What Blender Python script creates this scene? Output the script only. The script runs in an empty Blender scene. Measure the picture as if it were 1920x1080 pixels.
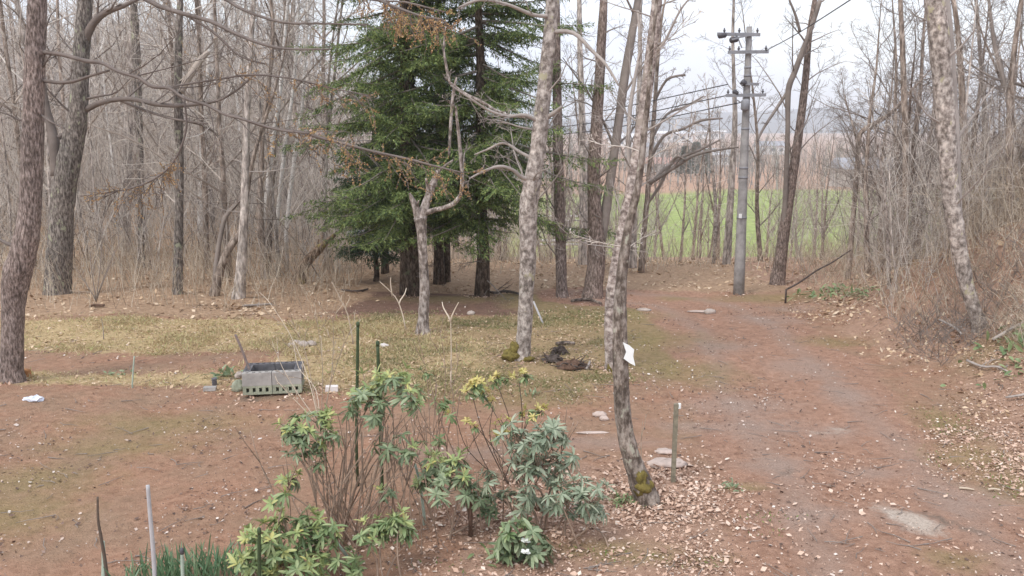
import bpy, math, random
import numpy as np
from mathutils import Vector as V

# ------------------------------------------------------------------ camera, sky, sun, exposure
scene = bpy.context.scene
col = scene.collection
random.seed(7)
rng = np.random.default_rng(7)
CAM_H, PITCH, FOV = 3.7, math.radians(10.6), math.radians(60)
F = 960 / math.tan(FOV / 2)
cam_d = bpy.data.cameras.new('camera')
cam_d.sensor_fit = 'HORIZONTAL'
cam_d.angle = FOV
cam_d.clip_start, cam_d.clip_end = 0.1, 20000
cam = bpy.data.objects.new('camera', cam_d)
col.objects.link(cam)
cam.location = (0, 0, CAM_H)
cam.rotation_euler = (math.pi / 2 - PITCH, 0, 0)
scene.camera = cam

SUN_EL, SUN_AZ = math.radians(52), math.radians(-140)   # high, behind the camera and to the left
world = bpy.data.worlds.new('World')
scene.world = world
world.use_nodes = True
wn, wl = world.node_tree.nodes, world.node_tree.links
wn.clear()
wo = wn.new('ShaderNodeOutputWorld')
bg = wn.new('ShaderNodeBackground')
bg.inputs['Strength'].default_value = 0.1
sky = wn.new('ShaderNodeTexSky')
sky.sky_type = 'NISHITA'
sky.sun_disc = False
sky.sun_elevation = SUN_EL
sky.sun_rotation = SUN_AZ
sky.dust_density = 4.0
tc = wn.new('ShaderNodeTexCoord')
cn = wn.new('ShaderNodeTexNoise')
cn.inputs['Scale'].default_value = 2.2
cn.inputs['Detail'].default_value = 6
mp = wn.new('ShaderNodeMapping')
mp.inputs['Scale'].default_value = (1, 1, 3.0)
wl.new(tc.outputs['Generated'], mp.inputs['Vector'])
wl.new(mp.outputs['Vector'], cn.inputs['Vector'])
cr = wn.new('ShaderNodeValToRGB')
cr.color_ramp.elements[0].position = 0.35
cr.color_ramp.elements[0].color = (7.5, 8.0, 9.6, 1)
cr.color_ramp.elements[1].position = 0.6
cr.color_ramp.elements[1].color = (8.7, 9.2, 9.6, 1)
wl.new(cn.outputs['Fac'], cr.inputs['Fac'])
mx = wn.new('ShaderNodeMix')
mx.data_type = 'RGBA'
mx.inputs['Factor'].default_value = 0.9
wl.new(sky.outputs['Color'], mx.inputs['A'])
wl.new(cr.outputs['Color'], mx.inputs['B'])
wl.new(mx.outputs['Result'], bg.inputs['Color'])
wl.new(bg.outputs['Background'], wo.inputs['Surface'])

sun_d = bpy.data.lights.new('sun', 'SUN')
sun_d.energy = 1.35
sun_d.angle = math.radians(18)
sun_d.color = (1.0, 0.96, 0.9)
sun = bpy.data.objects.new('sun', sun_d)
col.objects.link(sun)
sdir = V((math.sin(SUN_AZ) * math.cos(SUN_EL), math.cos(SUN_AZ) * math.cos(SUN_EL), math.sin(SUN_EL)))
sun.rotation_euler = sdir.to_track_quat('Z', 'Y').to_euler()

vs = scene.view_settings
vs.view_transform = 'Standard'
vs.look = 'None'
vs.exposure = 0.63
vs.gamma = 1
scene.cycles.max_bounces = 8
scene.cycles.diffuse_bounces = 6
scene.cycles.glossy_bounces = 2
scene.cycles.transparent_max_bounces = 8
scene.cycles.volume_bounces = 1
scene.cycles.filter_width = 1.5

# ------------------------------------------------------------------ terrain and pixel helpers
def sst(a, b, t):
    u = np.clip((np.asarray(t, float) - a) / (b - a), 0, 1)
    return u * u * (3 - 2 * u)

def vn(x, y, s=1.0, seed=0):
    """cheap smooth value noise, -1..1, numpy"""
    x = np.asarray(x, float) * s + seed * 17.3
    y = np.asarray(y, float) * s + seed * 9.1
    xi, yi = np.floor(x), np.floor(y)
    fx, fy = x - xi, y - yi
    fx = fx * fx * (3 - 2 * fx); fy = fy * fy * (3 - 2 * fy)
    def hsh(a, b):
        n = np.sin(a * 127.1 + b * 311.7) * 43758.5453
        return n - np.floor(n)
    v = (hsh(xi, yi) * (1 - fx) + hsh(xi + 1, yi) * fx) * (1 - fy) + (hsh(xi, yi + 1) * (1 - fx) + hsh(xi + 1, yi + 1) * fx) * fy
    return v * 2 - 1

def height(x, y):
    x = np.asarray(x, float); y = np.asarray(y, float)
    base = np.interp(y, [-60, 12, 20, 27, 40, 64, 70, 130, 160, 400, 1000, 4500], [0, 0, -.3, -.6, -2.4, -5.8, -6, -6.2, -7.0, -14, -17, -22])
    left = np.interp(y, [-60, 12, 27, 60, 90, 160, 300, 900, 4500], [0, 0, -.6, -.6, .8, 5, 15, 26, 26])
    a = x / np.maximum(y, 4)
    w = sst(-.13, -.30, a) * sst(18, 30, y)
    h = base * (1 - w) + left * w
    bank = 1.5 * sst(6.0, 9.5, x + 0.25 * vn(x, y, .4, 3)) * sst(24, 14.5, y) + 0.95 * sst(7.4, 11, x) * sst(26, 16, y) + 0.8 * sst(9, 16, x) * sst(36, 18, y)
    h = h + bank
    near = sst(60, 30, y)
    h = h + near * (0.05 * vn(x, y, .5, 1) + 0.02 * vn(x, y, 1.7, 2)) + (1 - near) * 0.4 * vn(x, y, .03, 5)
    return h

def hz(x, y):
    return float(height(x, y))

def ray(px, py):
    u, v = (px - 960) / F, (540 - py) / F
    c, s = math.cos(PITCH), math.sin(PITCH)
    return V((u, c + v * s, -s + v * c))

def at(px, py, Y):
    d = ray(px, py)
    return V((0, 0, CAM_H)) + d * (Y / d.y)

def ground(px, py):
    d = ray(px, py)
    t = 3.0
    while t < 6000:
        p = d * t
        if CAM_H + p.z < hz(p.x, p.y):
            break
        t *= 1.02
    lo, hi = t / 1.02, t
    for _ in range(18):
        m = (lo + hi) / 2
        p = d * m
        if CAM_H + p.z < hz(p.x, p.y): hi = m
        else: lo = m
    p = d * hi
    return V((p.x, p.y, hz(p.x, p.y)))

def catmull(P, sub):
    out = []
    n = len(P)
    for i in range(n - 1):
        p0, p1, p2, p3 = P[max(i - 1, 0)], P[i], P[i + 1], P[min(i + 2, n - 1)]
        for j in range(sub):
            s = j / sub
            out.append(.5 * ((2 * p1) + (p2 - p0) * s + (2 * p0 - 5 * p1 + 4 * p2 - p3) * s * s + (3 * p1 - p0 - 3 * p2 + p3) * s ** 3))
    out.append(P[-1])
    return out

def depth(p):
    return p.y * math.cos(PITCH) + (CAM_H - p.z) * math.sin(PITCH)

def pxsize(p):
    return depth(p) / F

# ------------------------------------------------------------------ mesh building
class MB:
    """collects verts and faces of one mesh"""
    def __init__(self):
        self.v, self.f, self.n = [], [], 0
        self.tubes = {}
    def add(self, verts, faces, mat=0):
        verts = np.asarray(verts, float).reshape(-1, 3)
        faces = np.asarray(faces, int)
        self.v.append(verts)
        self.f.append((faces + self.n, mat))
        self.n += len(verts)
    def tube(self, pts, rad, k=5, mat=0, rough=0.0):
        self.tubes.setdefault((len(pts), k, mat, rough), []).append(([tuple(p) for p in pts], rad))
    def flush(self):
        for (n, k, mat, rough), L in self.tubes.items():
            P = np.array([a for a, _ in L], float)
            R = np.array([b for _, b in L], float)
            m = len(L)
            T = np.gradient(P, axis=1)
            T /= np.linalg.norm(T, axis=2, keepdims=True) + 1e-9
            mean = np.abs(T.mean(axis=1))
            ref = np.eye(3)[np.argmin(mean, axis=1)][:, None, :]
            U = np.cross(T, ref); U /= np.linalg.norm(U, axis=2, keepdims=True) + 1e-9
            W = np.cross(T, U)
            a = np.arange(k) * 2 * math.pi / k
            RR = np.repeat(R[:, :, None], k, 2)
            if rough:
                RR = RR * (1 + rough * rng.uniform(-1, 1, RR.shape))
            Q = P[:, :, None, :] + RR[..., None] * (np.cos(a)[None, None, :, None] * U[:, :, None, :] + np.sin(a)[None, None, :, None] * W[:, :, None, :])
            idx = np.arange(m * n * k).reshape(m, n, k)
            A = idx[:, :-1, :]; B = np.roll(A, -1, axis=2)
            C = idx[:, 1:, :]; D = np.roll(C, -1, axis=2)
            quads = np.stack([A, B, D, C], -1).reshape(-1, 4)
            self.add(Q.reshape(-1, 3), quads, mat)
            if k >= 5:
                off = self.n - m * n * k
                self.f.append((idx[:, -1, :] + off, mat))
                self.f.append((idx[:, 0, ::-1] + off, mat))
        self.tubes = {}
    def build(self, name, mats, parent=None, origin=(0, 0, 0), smooth=True):
        self.flush()
        vv = np.concatenate(self.v) if self.v else np.zeros((0, 3))
        vv = vv - np.array(tuple(origin))
        me = bpy.data.meshes.new(name)
        me.vertices.add(len(vv))
        me.vertices.foreach_set('co', vv.ravel())
        loops = np.concatenate([f.ravel() for f, _ in self.f])
        tot = np.concatenate([np.full(len(f), f.shape[1]) for f, _ in self.f])
        mi = np.concatenate([np.full(len(f), m) for f, m in self.f])
        me.loops.add(len(loops))
        me.loops.foreach_set('vertex_index', loops)
        me.polygons.add(len(tot))
        me.polygons.foreach_set('loop_start', np.concatenate([[0], np.cumsum(tot)[:-1]]))
        me.polygons.foreach_set('loop_total', tot)
        me.polygons.foreach_set('material_index', mi)
        me.polygons.foreach_set('use_smooth', np.full(len(tot), smooth))
        me.update(calc_edges=True)
        for mt in (mats if isinstance(mats, (list, tuple)) else [mats]):
            me.materials.append(mt)
        o = bpy.data.objects.new(name, me)
        col.objects.link(o)
        if parent is not None:
            o.parent = parent
        else:
            o.location = origin
        return o
    def box(self, c, s, mat=0, rot=0.0, jit=0.0, axes=None):
        c = np.array(c, float); s = np.array(s, float) / 2
        q = np.array([[x, y, z] for x in (-1, 1) for y in (-1, 1) for z in (-1, 1)], float) * s
        if jit: q = q + rng.uniform(-jit, jit, q.shape)
        if rot:
            cc, ss = math.cos(rot), math.sin(rot)
            q = q @ np.array([[cc, ss, 0], [-ss, cc, 0], [0, 0, 1]])
        if axes is not None: q = q @ np.array(axes)
        self.add(q + c, [[0, 1, 3, 2], [4, 6, 7, 5], [0, 4, 5, 1], [2, 3, 7, 6], [0, 2, 6, 4], [1, 5, 7, 3]], mat)
    def blob(self, c, r, seed=0, amp=.25, nu=10, nv=7, mat=0):
        c = np.array(tuple(c)); r = np.array(r) * np.ones(3)
        g = np.random.default_rng(seed)
        th = np.linspace(0.001, math.pi - .001, nv)[:, None]; ph = np.linspace(0, 2 * math.pi, nu, endpoint=False)[None]
        k = 1 + amp * g.uniform(-1, 1, (nv, nu))
        X = np.stack([np.sin(th) * np.cos(ph) * k, np.sin(th) * np.sin(ph) * k, np.cos(th) * np.ones_like(ph) * k], -1) * r + c
        idx = np.arange(nu * nv).reshape(nv, nu)
        A, C = idx[:-1], idx[1:]
        self.add(X.reshape(-1, 3), np.stack([A, C, np.roll(C, -1, 1), np.roll(A, -1, 1)], -1).reshape(-1, 4), mat)
    def cards(self, P, D, N, L, W, mat=0, bend=0.0):
        """many leaf pieces: base P, along D, normal N, length L, width W (arrays); diamond of two quads folded on the rib"""
        P, D, N = (np.asarray(q, float) for q in (P, D, N))
        D = D / (np.linalg.norm(D, axis=1, keepdims=True) + 1e-9)
        S = np.cross(D, N); S /= np.linalg.norm(S, axis=1, keepdims=True) + 1e-9
        N = np.cross(S, D)
        L = np.asarray(L)[:, None] * np.ones((len(P), 1)); W = np.asarray(W)[:, None] * np.ones((len(P), 1))
        a = P
        b = P + D * L * .45 + S * W * .5 - N * L * bend * .3
        t = P + D * L - N * L * bend
        c = P + D * L * .45 - S * W * .5 - N * L * bend * .3
        Q = np.stack([a, b, t, c], 1)
        i = np.arange(len(P) * 4).reshape(-1, 4)
        self.add(Q.reshape(-1, 3), i, mat)
    def leaves(self, P, D, N, L, W, mat=0, bend=.25, fold=.15):
        """broad leaves with a rib: 4 stations x 3"""
        P, D, N = (np.asarray(q, float) for q in (P, D, N))
        D = D / (np.linalg.norm(D, axis=1, keepdims=True) + 1e-9)
        S = np.cross(D, N); S /= np.linalg.norm(S, axis=1, keepdims=True) + 1e-9
        N = np.cross(S, D)
        L = (np.asarray(L) * np.ones(len(P)))[:, None]; W = (np.asarray(W) * np.ones(len(P)))[:, None]
        rows = []
        for t, w in ((0, .12), (.3, .8), (.62, 1.0), (.87, .62), (1, .05)):
            c = P + D * L * t - N * L * bend * t * t
            for s in (-.5, 0, .5):
                rows.append(c + S * W * w * s + N * (W * w * fold * (abs(s) * 2)))
        Q = np.stack(rows, 1)
        base = np.arange(len(P))[:, None] * 15
        fs = []
        for r in range(4):
            for s in range(2):
                i = r * 3 + s
                fs.append(np.concatenate([base + i, base + i + 1, base + i + 4, base + i + 3], 1))
        self.add(Q.reshape(-1, 3), np.concatenate(fs), mat)

# ------------------------------------------------------------------ naming
def tag(o, label, cat=None, group=None, kind=None):
    o['label'] = label
    if cat: o['category'] = cat
    if group: o['group'] = group
    if kind: o['kind'] = kind
    return o

def thing(name, label, cat, loc, group=None):
    o = bpy.data.objects.new(name, None)
    o.empty_display_size = .3
    col.objects.link(o)
    o.location = loc
    return tag(o, label, cat, group)

def dup(root, loc, rz, sc, label=None, group=None):
    r = root.copy(); col.objects.link(r)
    r.location = loc; r.rotation_euler = (0, 0, rz); r.scale = sc if isinstance(sc, tuple) else (sc, sc, sc)
    if label: r['label'] = label
    if group: r['group'] = group
    for ch in list(root.children):
        c = ch.copy(); col.objects.link(c); c.parent = r
    return r

# ------------------------------------------------------------------ materials
class NT:
    def __init__(self, name):
        self.m = bpy.data.materials.new(name)
        self.m.use_nodes = True
        self.t = self.m.node_tree
        self.b = self.t.nodes['Principled BSDF']
        self.b.inputs['Roughness'].default_value = .9
        self.b.inputs['Specular IOR Level'].default_value = .2
    def new(self, t, **kw):
        n = self.t.nodes.new(t)
        for k, v in kw.items(): setattr(n, k, v)
        return n
    def link(self, a, b): self.t.links.new(a, b)
    def coords(self, scale=(1, 1, 1), kind='Object'):
        tcn = self.new('ShaderNodeTexCoord'); m = self.new('ShaderNodeMapping')
        m.inputs['Scale'].default_value = scale
        self.link(tcn.outputs[kind], m.inputs['Vector'])
        return m.outputs['Vector']
    def noise(self, vec, scale, detail=4, rough=.55):
        n = self.new('ShaderNodeTexNoise')
        n.inputs['Scale'].default_value = scale; n.inputs['Detail'].default_value = detail; n.inputs['Roughness'].default_value = rough
        self.link(vec, n.inputs['Vector'])
        return n.outputs['Fac']
    def ramp(self, fac, stops):
        r = self.new('ShaderNodeValToRGB')
        e = r.color_ramp.elements
        while len(e) < len(stops): e.new(.5)
        for el, (p, c) in zip(e, stops):
            el.position = p; el.color = (*c, 1) if len(c) == 3 else c
        self.link(fac, r.inputs['Fac'])
        return r.outputs['Color']
    def mix(self, fac, a, b, mode='MIX'):
        n = self.new('ShaderNodeMix'); n.data_type = 'RGBA'; n.blend_type = mode
        for s, v in (('Factor', fac), ('A', a), ('B', b)):
            if hasattr(v, 'is_linked'): self.link(v, n.inputs[s])
            elif s == 'Factor': n.inputs[s].default_value = v
            else: n.inputs[s].default_value = (*v, 1)
        return n.outputs['Result']
    def math(self, op, a, b=0.0, clamp=False):
        n = self.new('ShaderNodeMath', operation=op); n.use_clamp = clamp
        for i, v in enumerate((a, b)):
            if hasattr(v, 'is_linked'): self.link(v, n.inputs[i])
            else: n.inputs[i].default_value = v
        return n.outputs[0]
    def attr(self, name):
        n = self.new('ShaderNodeAttribute'); n.attribute_name = name
        return n.outputs['Fac']
    def color(self, c):
        if hasattr(c, 'is_linked'): self.link(c, self.b.inputs['Base Color'])
        else: self.b.inputs['Base Color'].default_value = (*c, 1)
    def bump(self, h, s=.5, d=.02):
        n = self.new('ShaderNodeBump'); n.inputs['Strength'].default_value = s; n.inputs['Distance'].default_value = d
        self.link(h, n.inputs['Height']); self.link(n.outputs['Normal'], self.b.inputs['Normal'])

def bark(name, dark, mid, light, lichen=None, lich=.6, lscale=9, scale=18, zs=.25, bumpd=.02, obj_var=.0):
    t = NT(name)
    vec = t.coords((1, 1, zs))
    n = t.noise(vec, scale, 6, .65)
    dark2 = tuple(q * .62 for q in dark); light2 = tuple(min(1, q * 1.15) for q in light)
    c = t.ramp(n, [(.36, dark2), (.44, dark), (.52, mid), (.63, light2)])
    nm = t.noise(t.coords((1, 1, .8)), 7, 6, .7)
    c = t.mix(1.0, c, t.ramp(nm, [(.34, (.72, .71, .69)), (.5, (1, 1, 1)), (.66, (1.18, 1.17, 1.15))]), 'MULTIPLY')
    if lichen:
        v2 = t.coords((1, 1, .7))
        n2 = t.noise(v2, lscale, 4, .6)
        f = t.ramp(n2, [(lich, (0, 0, 0)), (lich + .05, (1, 1, 1))])
        c = t.mix(f, c, lichen)
    n3 = t.noise(t.coords(), 1.3, 3)
    c = t.mix(1.0, c, t.ramp(n3, [(.3, (.75, .75, .75)), (.7, (1.15, 1.12, 1.1))]), 'MULTIPLY')
    if obj_var:
        oi = t.new('ShaderNodeObjectInfo')
        c = t.mix(1.0, c, t.ramp(oi.outputs['Random'], [(0, (1 - obj_var,) * 3), (1, (1 + obj_var, 1 + obj_var, 1 + obj_var))]), 'MULTIPLY')
    t.color(c)
    t.bump(n, .9, bumpd * 1.5)
    return t.m

def birchbark(name, base, dark, patch, bandw=.56):
    t = NT(name)
    vec = t.coords((1, 1, 3.2))
    n = t.noise(vec, 7, 6, .6)
    c = t.ramp(n, [(.36, dark), (.46, base), (.62, base), (.72, tuple(min(1, q * 1.35) for q in base))])
    n2 = t.noise(t.coords((1, 1, .8)), 5, 4, .6)
    c = t.mix(t.ramp(n2, [(bandw, (0, 0, 0)), (bandw + .06, (1, 1, 1))]), c, patch)
    n4 = t.noise(t.coords((1, 1, 6)), 16, 3)
    c = t.mix(t.ramp(n4, [(.66, (0, 0, 0)), (.7, (.8, .8, .8))]), c, dark)
    t.color(c); t.bump(n, .4, .012)
    return t.m

def island(name, stops, rough=.6, spec=.3, transl=0.0, nscale=0, sheen=False):
    """colour varies per leaf"""
    t = NT(name)
    g = t.new('ShaderNodeNewGeometry')
    c = t.ramp(g.outputs['Random Per Island'], stops)
    if nscale:
        n = t.noise(t.coords(), nscale, 3)
        c = t.mix(1.0, c, t.ramp(n, [(.3, (.7, .7, .7)), (.7, (1.2, 1.2, 1.2))]), 'MULTIPLY')
    t.color(c)
    t.b.inputs['Roughness'].default_value = rough
    t.b.inputs['Specular IOR Level'].default_value = spec
    if transl:
        tr = t.new('ShaderNodeBsdfTranslucent'); t.link(c, tr.inputs['Color'])
        ms = t.new('ShaderNodeMixShader'); ms.inputs[0].default_value = transl
        out = t.t.nodes['Material Output']
        t.link(t.b.outputs[0], ms.inputs[1]); t.link(tr.outputs[0], ms.inputs[2]); t.link(ms.outputs[0], out.inputs['Surface'])
    return t.m

def plain(name, c, rough=.7, var=.25, scale=20, metal=0.0, bumpd=.004, spec=.3):
    t = NT(name)
    n = t.noise(t.coords(), scale, 5, .6)
    cc = t.ramp(n, [(.3, tuple(q * (1 - var) for q in c)), (.7, tuple(min(1, q * (1 + var)) for q in c))])
    t.color(cc); t.bump(n, .4, bumpd)
    t.b.inputs['Roughness'].default_value = rough
    t.b.inputs['Specular IOR Level'].default_value = spec
    t.b.inputs['Metallic'].default_value = metal
    return t.m

M = {}
M['larch'] = bark('larch_bark', (.16, .125, .11), (.265, .21, .19), (.38, .32, .295), scale=40, zs=.3)
M['larch_red'] = bark('larch_bark_reddish', (.17, .13, .11), (.275, .215, .19), (.37, .305, .275), scale=36, zs=.3)
M['oak'] = bark('grey_bark_lichen', (.13, .11, .10), (.22, .195, .175), (.32, .29, .265), (.36, .37, .27), .6, 7, scale=30, zs=.28, obj_var=.15)
M['grey'] = bark('grey_bark', (.33, .29, .265), (.50, .445, .405), (.66, .60, .56), (.62, .61, .53), .66, 8, scale=16, zs=.25, obj_var=.2)
M['brown'] = bark('brown_bark', (.22, .175, .145), (.34, .28, .24), (.46, .39, .34), scale=16, zs=.25, obj_var=.2)
M['darkmottle'] = bark('dark_mottled_bark', (.15, .12, .10), (.26, .22, .19), (.37, .325, .29), (.44, .43, .35), .62, 8, scale=20, zs=.5)
M['snag'] = bark('mossy_snag_bark', (.12, .085, .06), (.23, .165, .12), (.34, .26, .2), (.30, .24, .08), .58, 4, scale=18, zs=.2)
M['deadwood'] = bark('dead_pale_bark', (.20, .165, .145), (.36, .31, .285), (.50, .45, .42), (.36, .32, .20), .63, 6, scale=14, zs=.5)
M['birch'] = bark('birch_bark', (.28, .24, .215), (.39, .345, .315), (.50, .455, .42), (.45, .42, .29), .62, 6, scale=14, zs=.8, bumpd=.012)
M['birch_pink'] = bark('birch_bark_pinkish', (.26, .21, .19), (.43, .365, .335), (.56, .50, .465), (.40, .345, .30), .6, 7, scale=12, zs=1.2, bumpd=.012)
M['birch_white'] = birchbark('white_birch_bark', (.78, .75, .72), (.36, .33, .30), (.80, .78, .74), .6)
M['fir_bark'] = bark('fir_bark', (.075, .055, .042), (.125, .095, .075), (.19, .15, .12), (.14, .15, .09), .62, 5, scale=20, zs=.4)
M['twig'] = island('grey_brown_twigs', [(0, (.16, .13, .11)), (.25, (.38, .32, .275)), (.6, (.58, .51, .45)), (.85, (.72, .65, .59)), (1, (.85, .80, .74))], .9, .15)
M['far_twig'] = island('far_bare_crowns', [(0, (.30, .26, .24)), (.5, (.52, .47, .44)), (1, (.74, .69, .65))], .9, .1)
M['valley_twig'] = island('far_valley_crowns', [(0, (.17, .165, .16)), (.5, (.30, .29, .275)), (1, (.44, .42, .40))], .9, .1)
M['brushy'] = island('understory_stems', [(0, (.12, .10, .09)), (.25, (.36, .315, .28)), (.6, (.56, .50, .45)), (.85, (.62, .55, .49)), (1, (.72, .66, .59))], .9, .15)
M['twig_dark'] = plain('dark_twigs', (.26, .22, .195), .9, .25, 3)
M['twig_mid'] = plain('brown_grey_limbs', (.165, .135, .12), .9, .25, 3)
M['twig_tan'] = island('tan_stalks', [(0, (.22, .165, .12)), (.3, (.42, .34, .26)), (.7, (.60, .50, .39)), (1, (.76, .67, .55))], .9, .15)
M['twig_pale'] = plain('pale_grey_twigs', (.37, .325, .295), .9, .25, 3)
M['bud'] = island('orange_larch_buds', [(0, (.38, .22, .10)), (.6, (.54, .32, .14)), (1, (.48, .36, .16))])
M['fir'] = island('fir_needles', [(0, (.055, .085, .045)), (.4, (.13, .19, .07)), (.75, (.26, .335, .11)), (1, (.34, .40, .15))], .65, .3, .25, 1.2)
M['fir_dark'] = island('dark_fir_needles', [(0, (.035, .058, .036)), (.6, (.07, .105, .055)), (1, (.115, .16, .075))], .65, .3, .2, 1.2)
M['young'] = island('young_yellow_green_leaf', [(0, (.25, .33, .13)), (.5, (.37, .44, .19)), (.85, (.50, .53, .23)), (1, (.60, .55, .2))], .45, .4, .25)
M['mature'] = island('mature_green_leaf', [(0, (.13, .18, .095)), (.5, (.22, .285, .155)), (1, (.34, .40, .24))], .4, .5, .2)
M['bluish'] = island('blue_green_leaf', [(0, (.17, .22, .145)), (.5, (.29, .345, .235)), (1, (.46, .50, .37))], .38, .5, .2)
M['yellow'] = island('yellow_leaf', [(0, (.46, .45, .17)), (.5, (.66, .60, .22)), (1, (.72, .58, .27))], .5, .4, .3)
M['midgreen'] = island('light_mid_green_leaf', [(0, (.14, .21, .09)), (.5, (.23, .31, .14)), (1, (.36, .42, .21))], .42, .45, .2)
M['daff'] = island('strap_leaf_green', [(0, (.10, .19, .10)), (.6, (.17, .28, .15)), (1, (.32, .42, .25))], .4, .5, .2)
M['stem'] = plain('rhododendron_stem', (.31, .225, .17), .85, .3, 12)
M['stem_dark'] = plain('dark_shrub_stem', (.12, .09, .07), .85, .3, 12)
M['grass_dry'] = island('dry_grass_blades', [(0, (.40, .30, .18)), (.4, (.58, .45, .27)), (.7, (.68, .56, .36)), (.88, (.56, .53, .26)), (1, (.32, .37, .15))], .8, .2, .2)
M['grass'] = island('short_green_grass_blades', [(0, (.18, .20, .08)), (.4, (.26, .27, .12)), (.7, (.42, .34, .2)), (1, (.52, .42, .28))], .8, .2, .2)
M['grass_fresh'] = island('fresh_grass_blades', [(0, (.12, .2, .05)), (.5, (.18, .27, .07)), (1, (.3, .34, .12))], .8, .2, .2)
M['litter'] = island('fallen_leaf', [(0, (.24, .145, .105)), (.12, (.40, .255, .19)), (.4, (.55, .375, .28)), (.7, (.64, .46, .36)), (.9, (.70, .54, .44)), (1, (.74, .65, .56))], .85, .2)
M['litter_tan'] = island('tan_fallen_leaf', [(0, (.27, .18, .12)), (.4, (.50, .355, .23)), (.8, (.63, .475, .33)), (1, (.70, .57, .43))], .85, .2)
M['chips'] = island('bark_chips_and_cones', [(0, (.10, .07, .06)), (.5, (.20, .13, .10)), (.62, (.40, .29, .24)), (.85, (.58, .46, .39)), (1, (.72, .66, .61))], .9, .2)
M['moss'] = plain('moss_cushion', (.17, .135, .04), .95, .5, 25, bumpd=.02)
M['moss_green'] = plain('green_moss_cushion', (.15, .17, .045), .95, .45, 25, bumpd=.02)
M['concrete'] = plain('weathered_concrete', (.36, .34, .32), .9, .22, 9)
M['concrete_green'] = plain('algae_stained_concrete', (.33, .345, .26), .9, .22, 7)
M['soot'] = plain('sooty_concrete', (.13, .125, .135), .9, .3, 8)
M['pole'] = plain('pole_concrete', (.31, .295, .29), .9, .3, 5)
M['steel'] = plain('galvanised_steel', (.25, .25, .27), .6, .2, 6)
M['insul'] = plain('dark_porcelain', (.09, .085, .095), .4, .2, 6)
M['wire'] = plain('black_cable', (.05, .05, .055), .6, .1, 6)
M['pipe'] = plain('grey_plastic_pipe', (.47, .46, .47), .6, .15, 8)
M['stake'] = plain('green_coated_stake', (.05, .075, .035), .5, .25, 30)
M['palestake'] = plain('faded_green_stake', (.40, .48, .40), .6, .2, 20)
M['rod'] = plain('rusty_steel_rod', (.22, .17, .155), .7, .25, 20)
M['post'] = plain('weathered_grey_post', (.255, .23, .17), .9, .3, 18)
M['paper'] = plain('white_paper', (.85, .87, .86), .6, .03, 3, bumpd=.001)
M['white'] = plain('white_painted_steel', (.75, .75, .74), .6, .06, 3)
M['plastic'] = plain('pale_blue_white_plastic', (.72, .76, .86), .5, .15, 9)
M['stone'] = plain('pale_stone', (.47, .40, .355), .95, .25, 9, bumpd=.01)
M['stone_pink'] = plain('pinkish_flat_stone', (.52, .42, .37), .95, .2, 9, bumpd=.01)
M['brick'] = plain('white_brick', (.68, .63, .61), .9, .12, 9)
M['root'] = plain('rotting_brown_wood', (.14, .085, .06), .95, .5, 14, bumpd=.03)
M['root_dark'] = plain('dark_rotting_wood', (.10, .078, .068), .95, .5, 14, bumpd=.03)
M['stump'] = plain('fresh_orange_wood', (.36, .17, .07), .9, .3, 14)
M['log'] = bark('fallen_log_bark', (.10, .08, .07), (.2, .165, .145), (.36, .3, .265), scale=12, zs=1)
M['teal'] = plain('teal_sheet_metal', (.22, .44, .44), .6, .12, 2)
M['wallw'] = plain('white_house_wall', (.74, .73, .73), .8, .06, .5)
M['wallp'] = plain('cream_house_wall', (.56, .52, .48), .8, .08, .5)
M['roofr'] = plain('red_roof_sheet', (.56, .33, .28), .7, .12, .6)
M['roofg'] = plain('grey_roof_sheet', (.34, .34, .38), .7, .12, .6)
M['roofw'] = plain('pale_roof_sheet', (.72, .72, .76), .7, .06, .6)
M['glass'] = plain('dark_window_glass', (.07, .08, .10), .2, .1, 2, spec=.6)
M['flower'] = plain('white_petals', (.85, .86, .82), .6, .03, 4)
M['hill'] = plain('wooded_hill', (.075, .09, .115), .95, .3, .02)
M['conif_far'] = island('far_conifer_foliage', [(0, (.07, .095, .075)), (1, (.13, .16, .12))], .8, .2, 0)

# ------------------------------------------------------------------ ground sheet
def graded(lo, hi, d0, d1, step, g=1.13):
    out = list(np.arange(lo, hi, step))
    s, x = step, hi
    while x < d1:
        out.append(x); s *= g; x += s
    out.append(d1)
    s, x = step, lo
    pre = []
    while x > d0:
        s *= g; x -= s; pre.append(max(x, d0))
    return np.array(pre[::-1] + out)

xs = graded(-13, 13, -3500, 3500, .11)
ys = graded(5, 27, -40, 4400, .11, 1.1)
GX, GY = np.meshgrid(xs, ys)
GZ = height(GX, GY)
fine = sst(34, 26, GY) * sst(20, 13, np.abs(GX))
GZ = GZ + fine * (.016 * vn(GX, GY, 2.6, 6) + .012 * vn(GX, GY, 5.3, 7))
gm = MB()
idx = np.arange(GX.size).reshape(GX.shape)
gm.add(np.stack([GX, GY, GZ], -1).reshape(-1, 3), np.stack([idx[:-1, :-1], idx[:-1, 1:], idx[1:, 1:], idx[1:, :-1]], -1).reshape(-1, 4))

def blob(px, py, rx, ry, rot=0.0):
    c = ground(px, py)
    dx, dy = GX - c.x, GY - c.y
    cs, sn = math.cos(rot), math.sin(rot)
    u, w = (dx * cs + dy * sn) / rx, (-dx * sn + dy * cs) / ry
    return np.exp(-(u * u + w * w))

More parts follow.
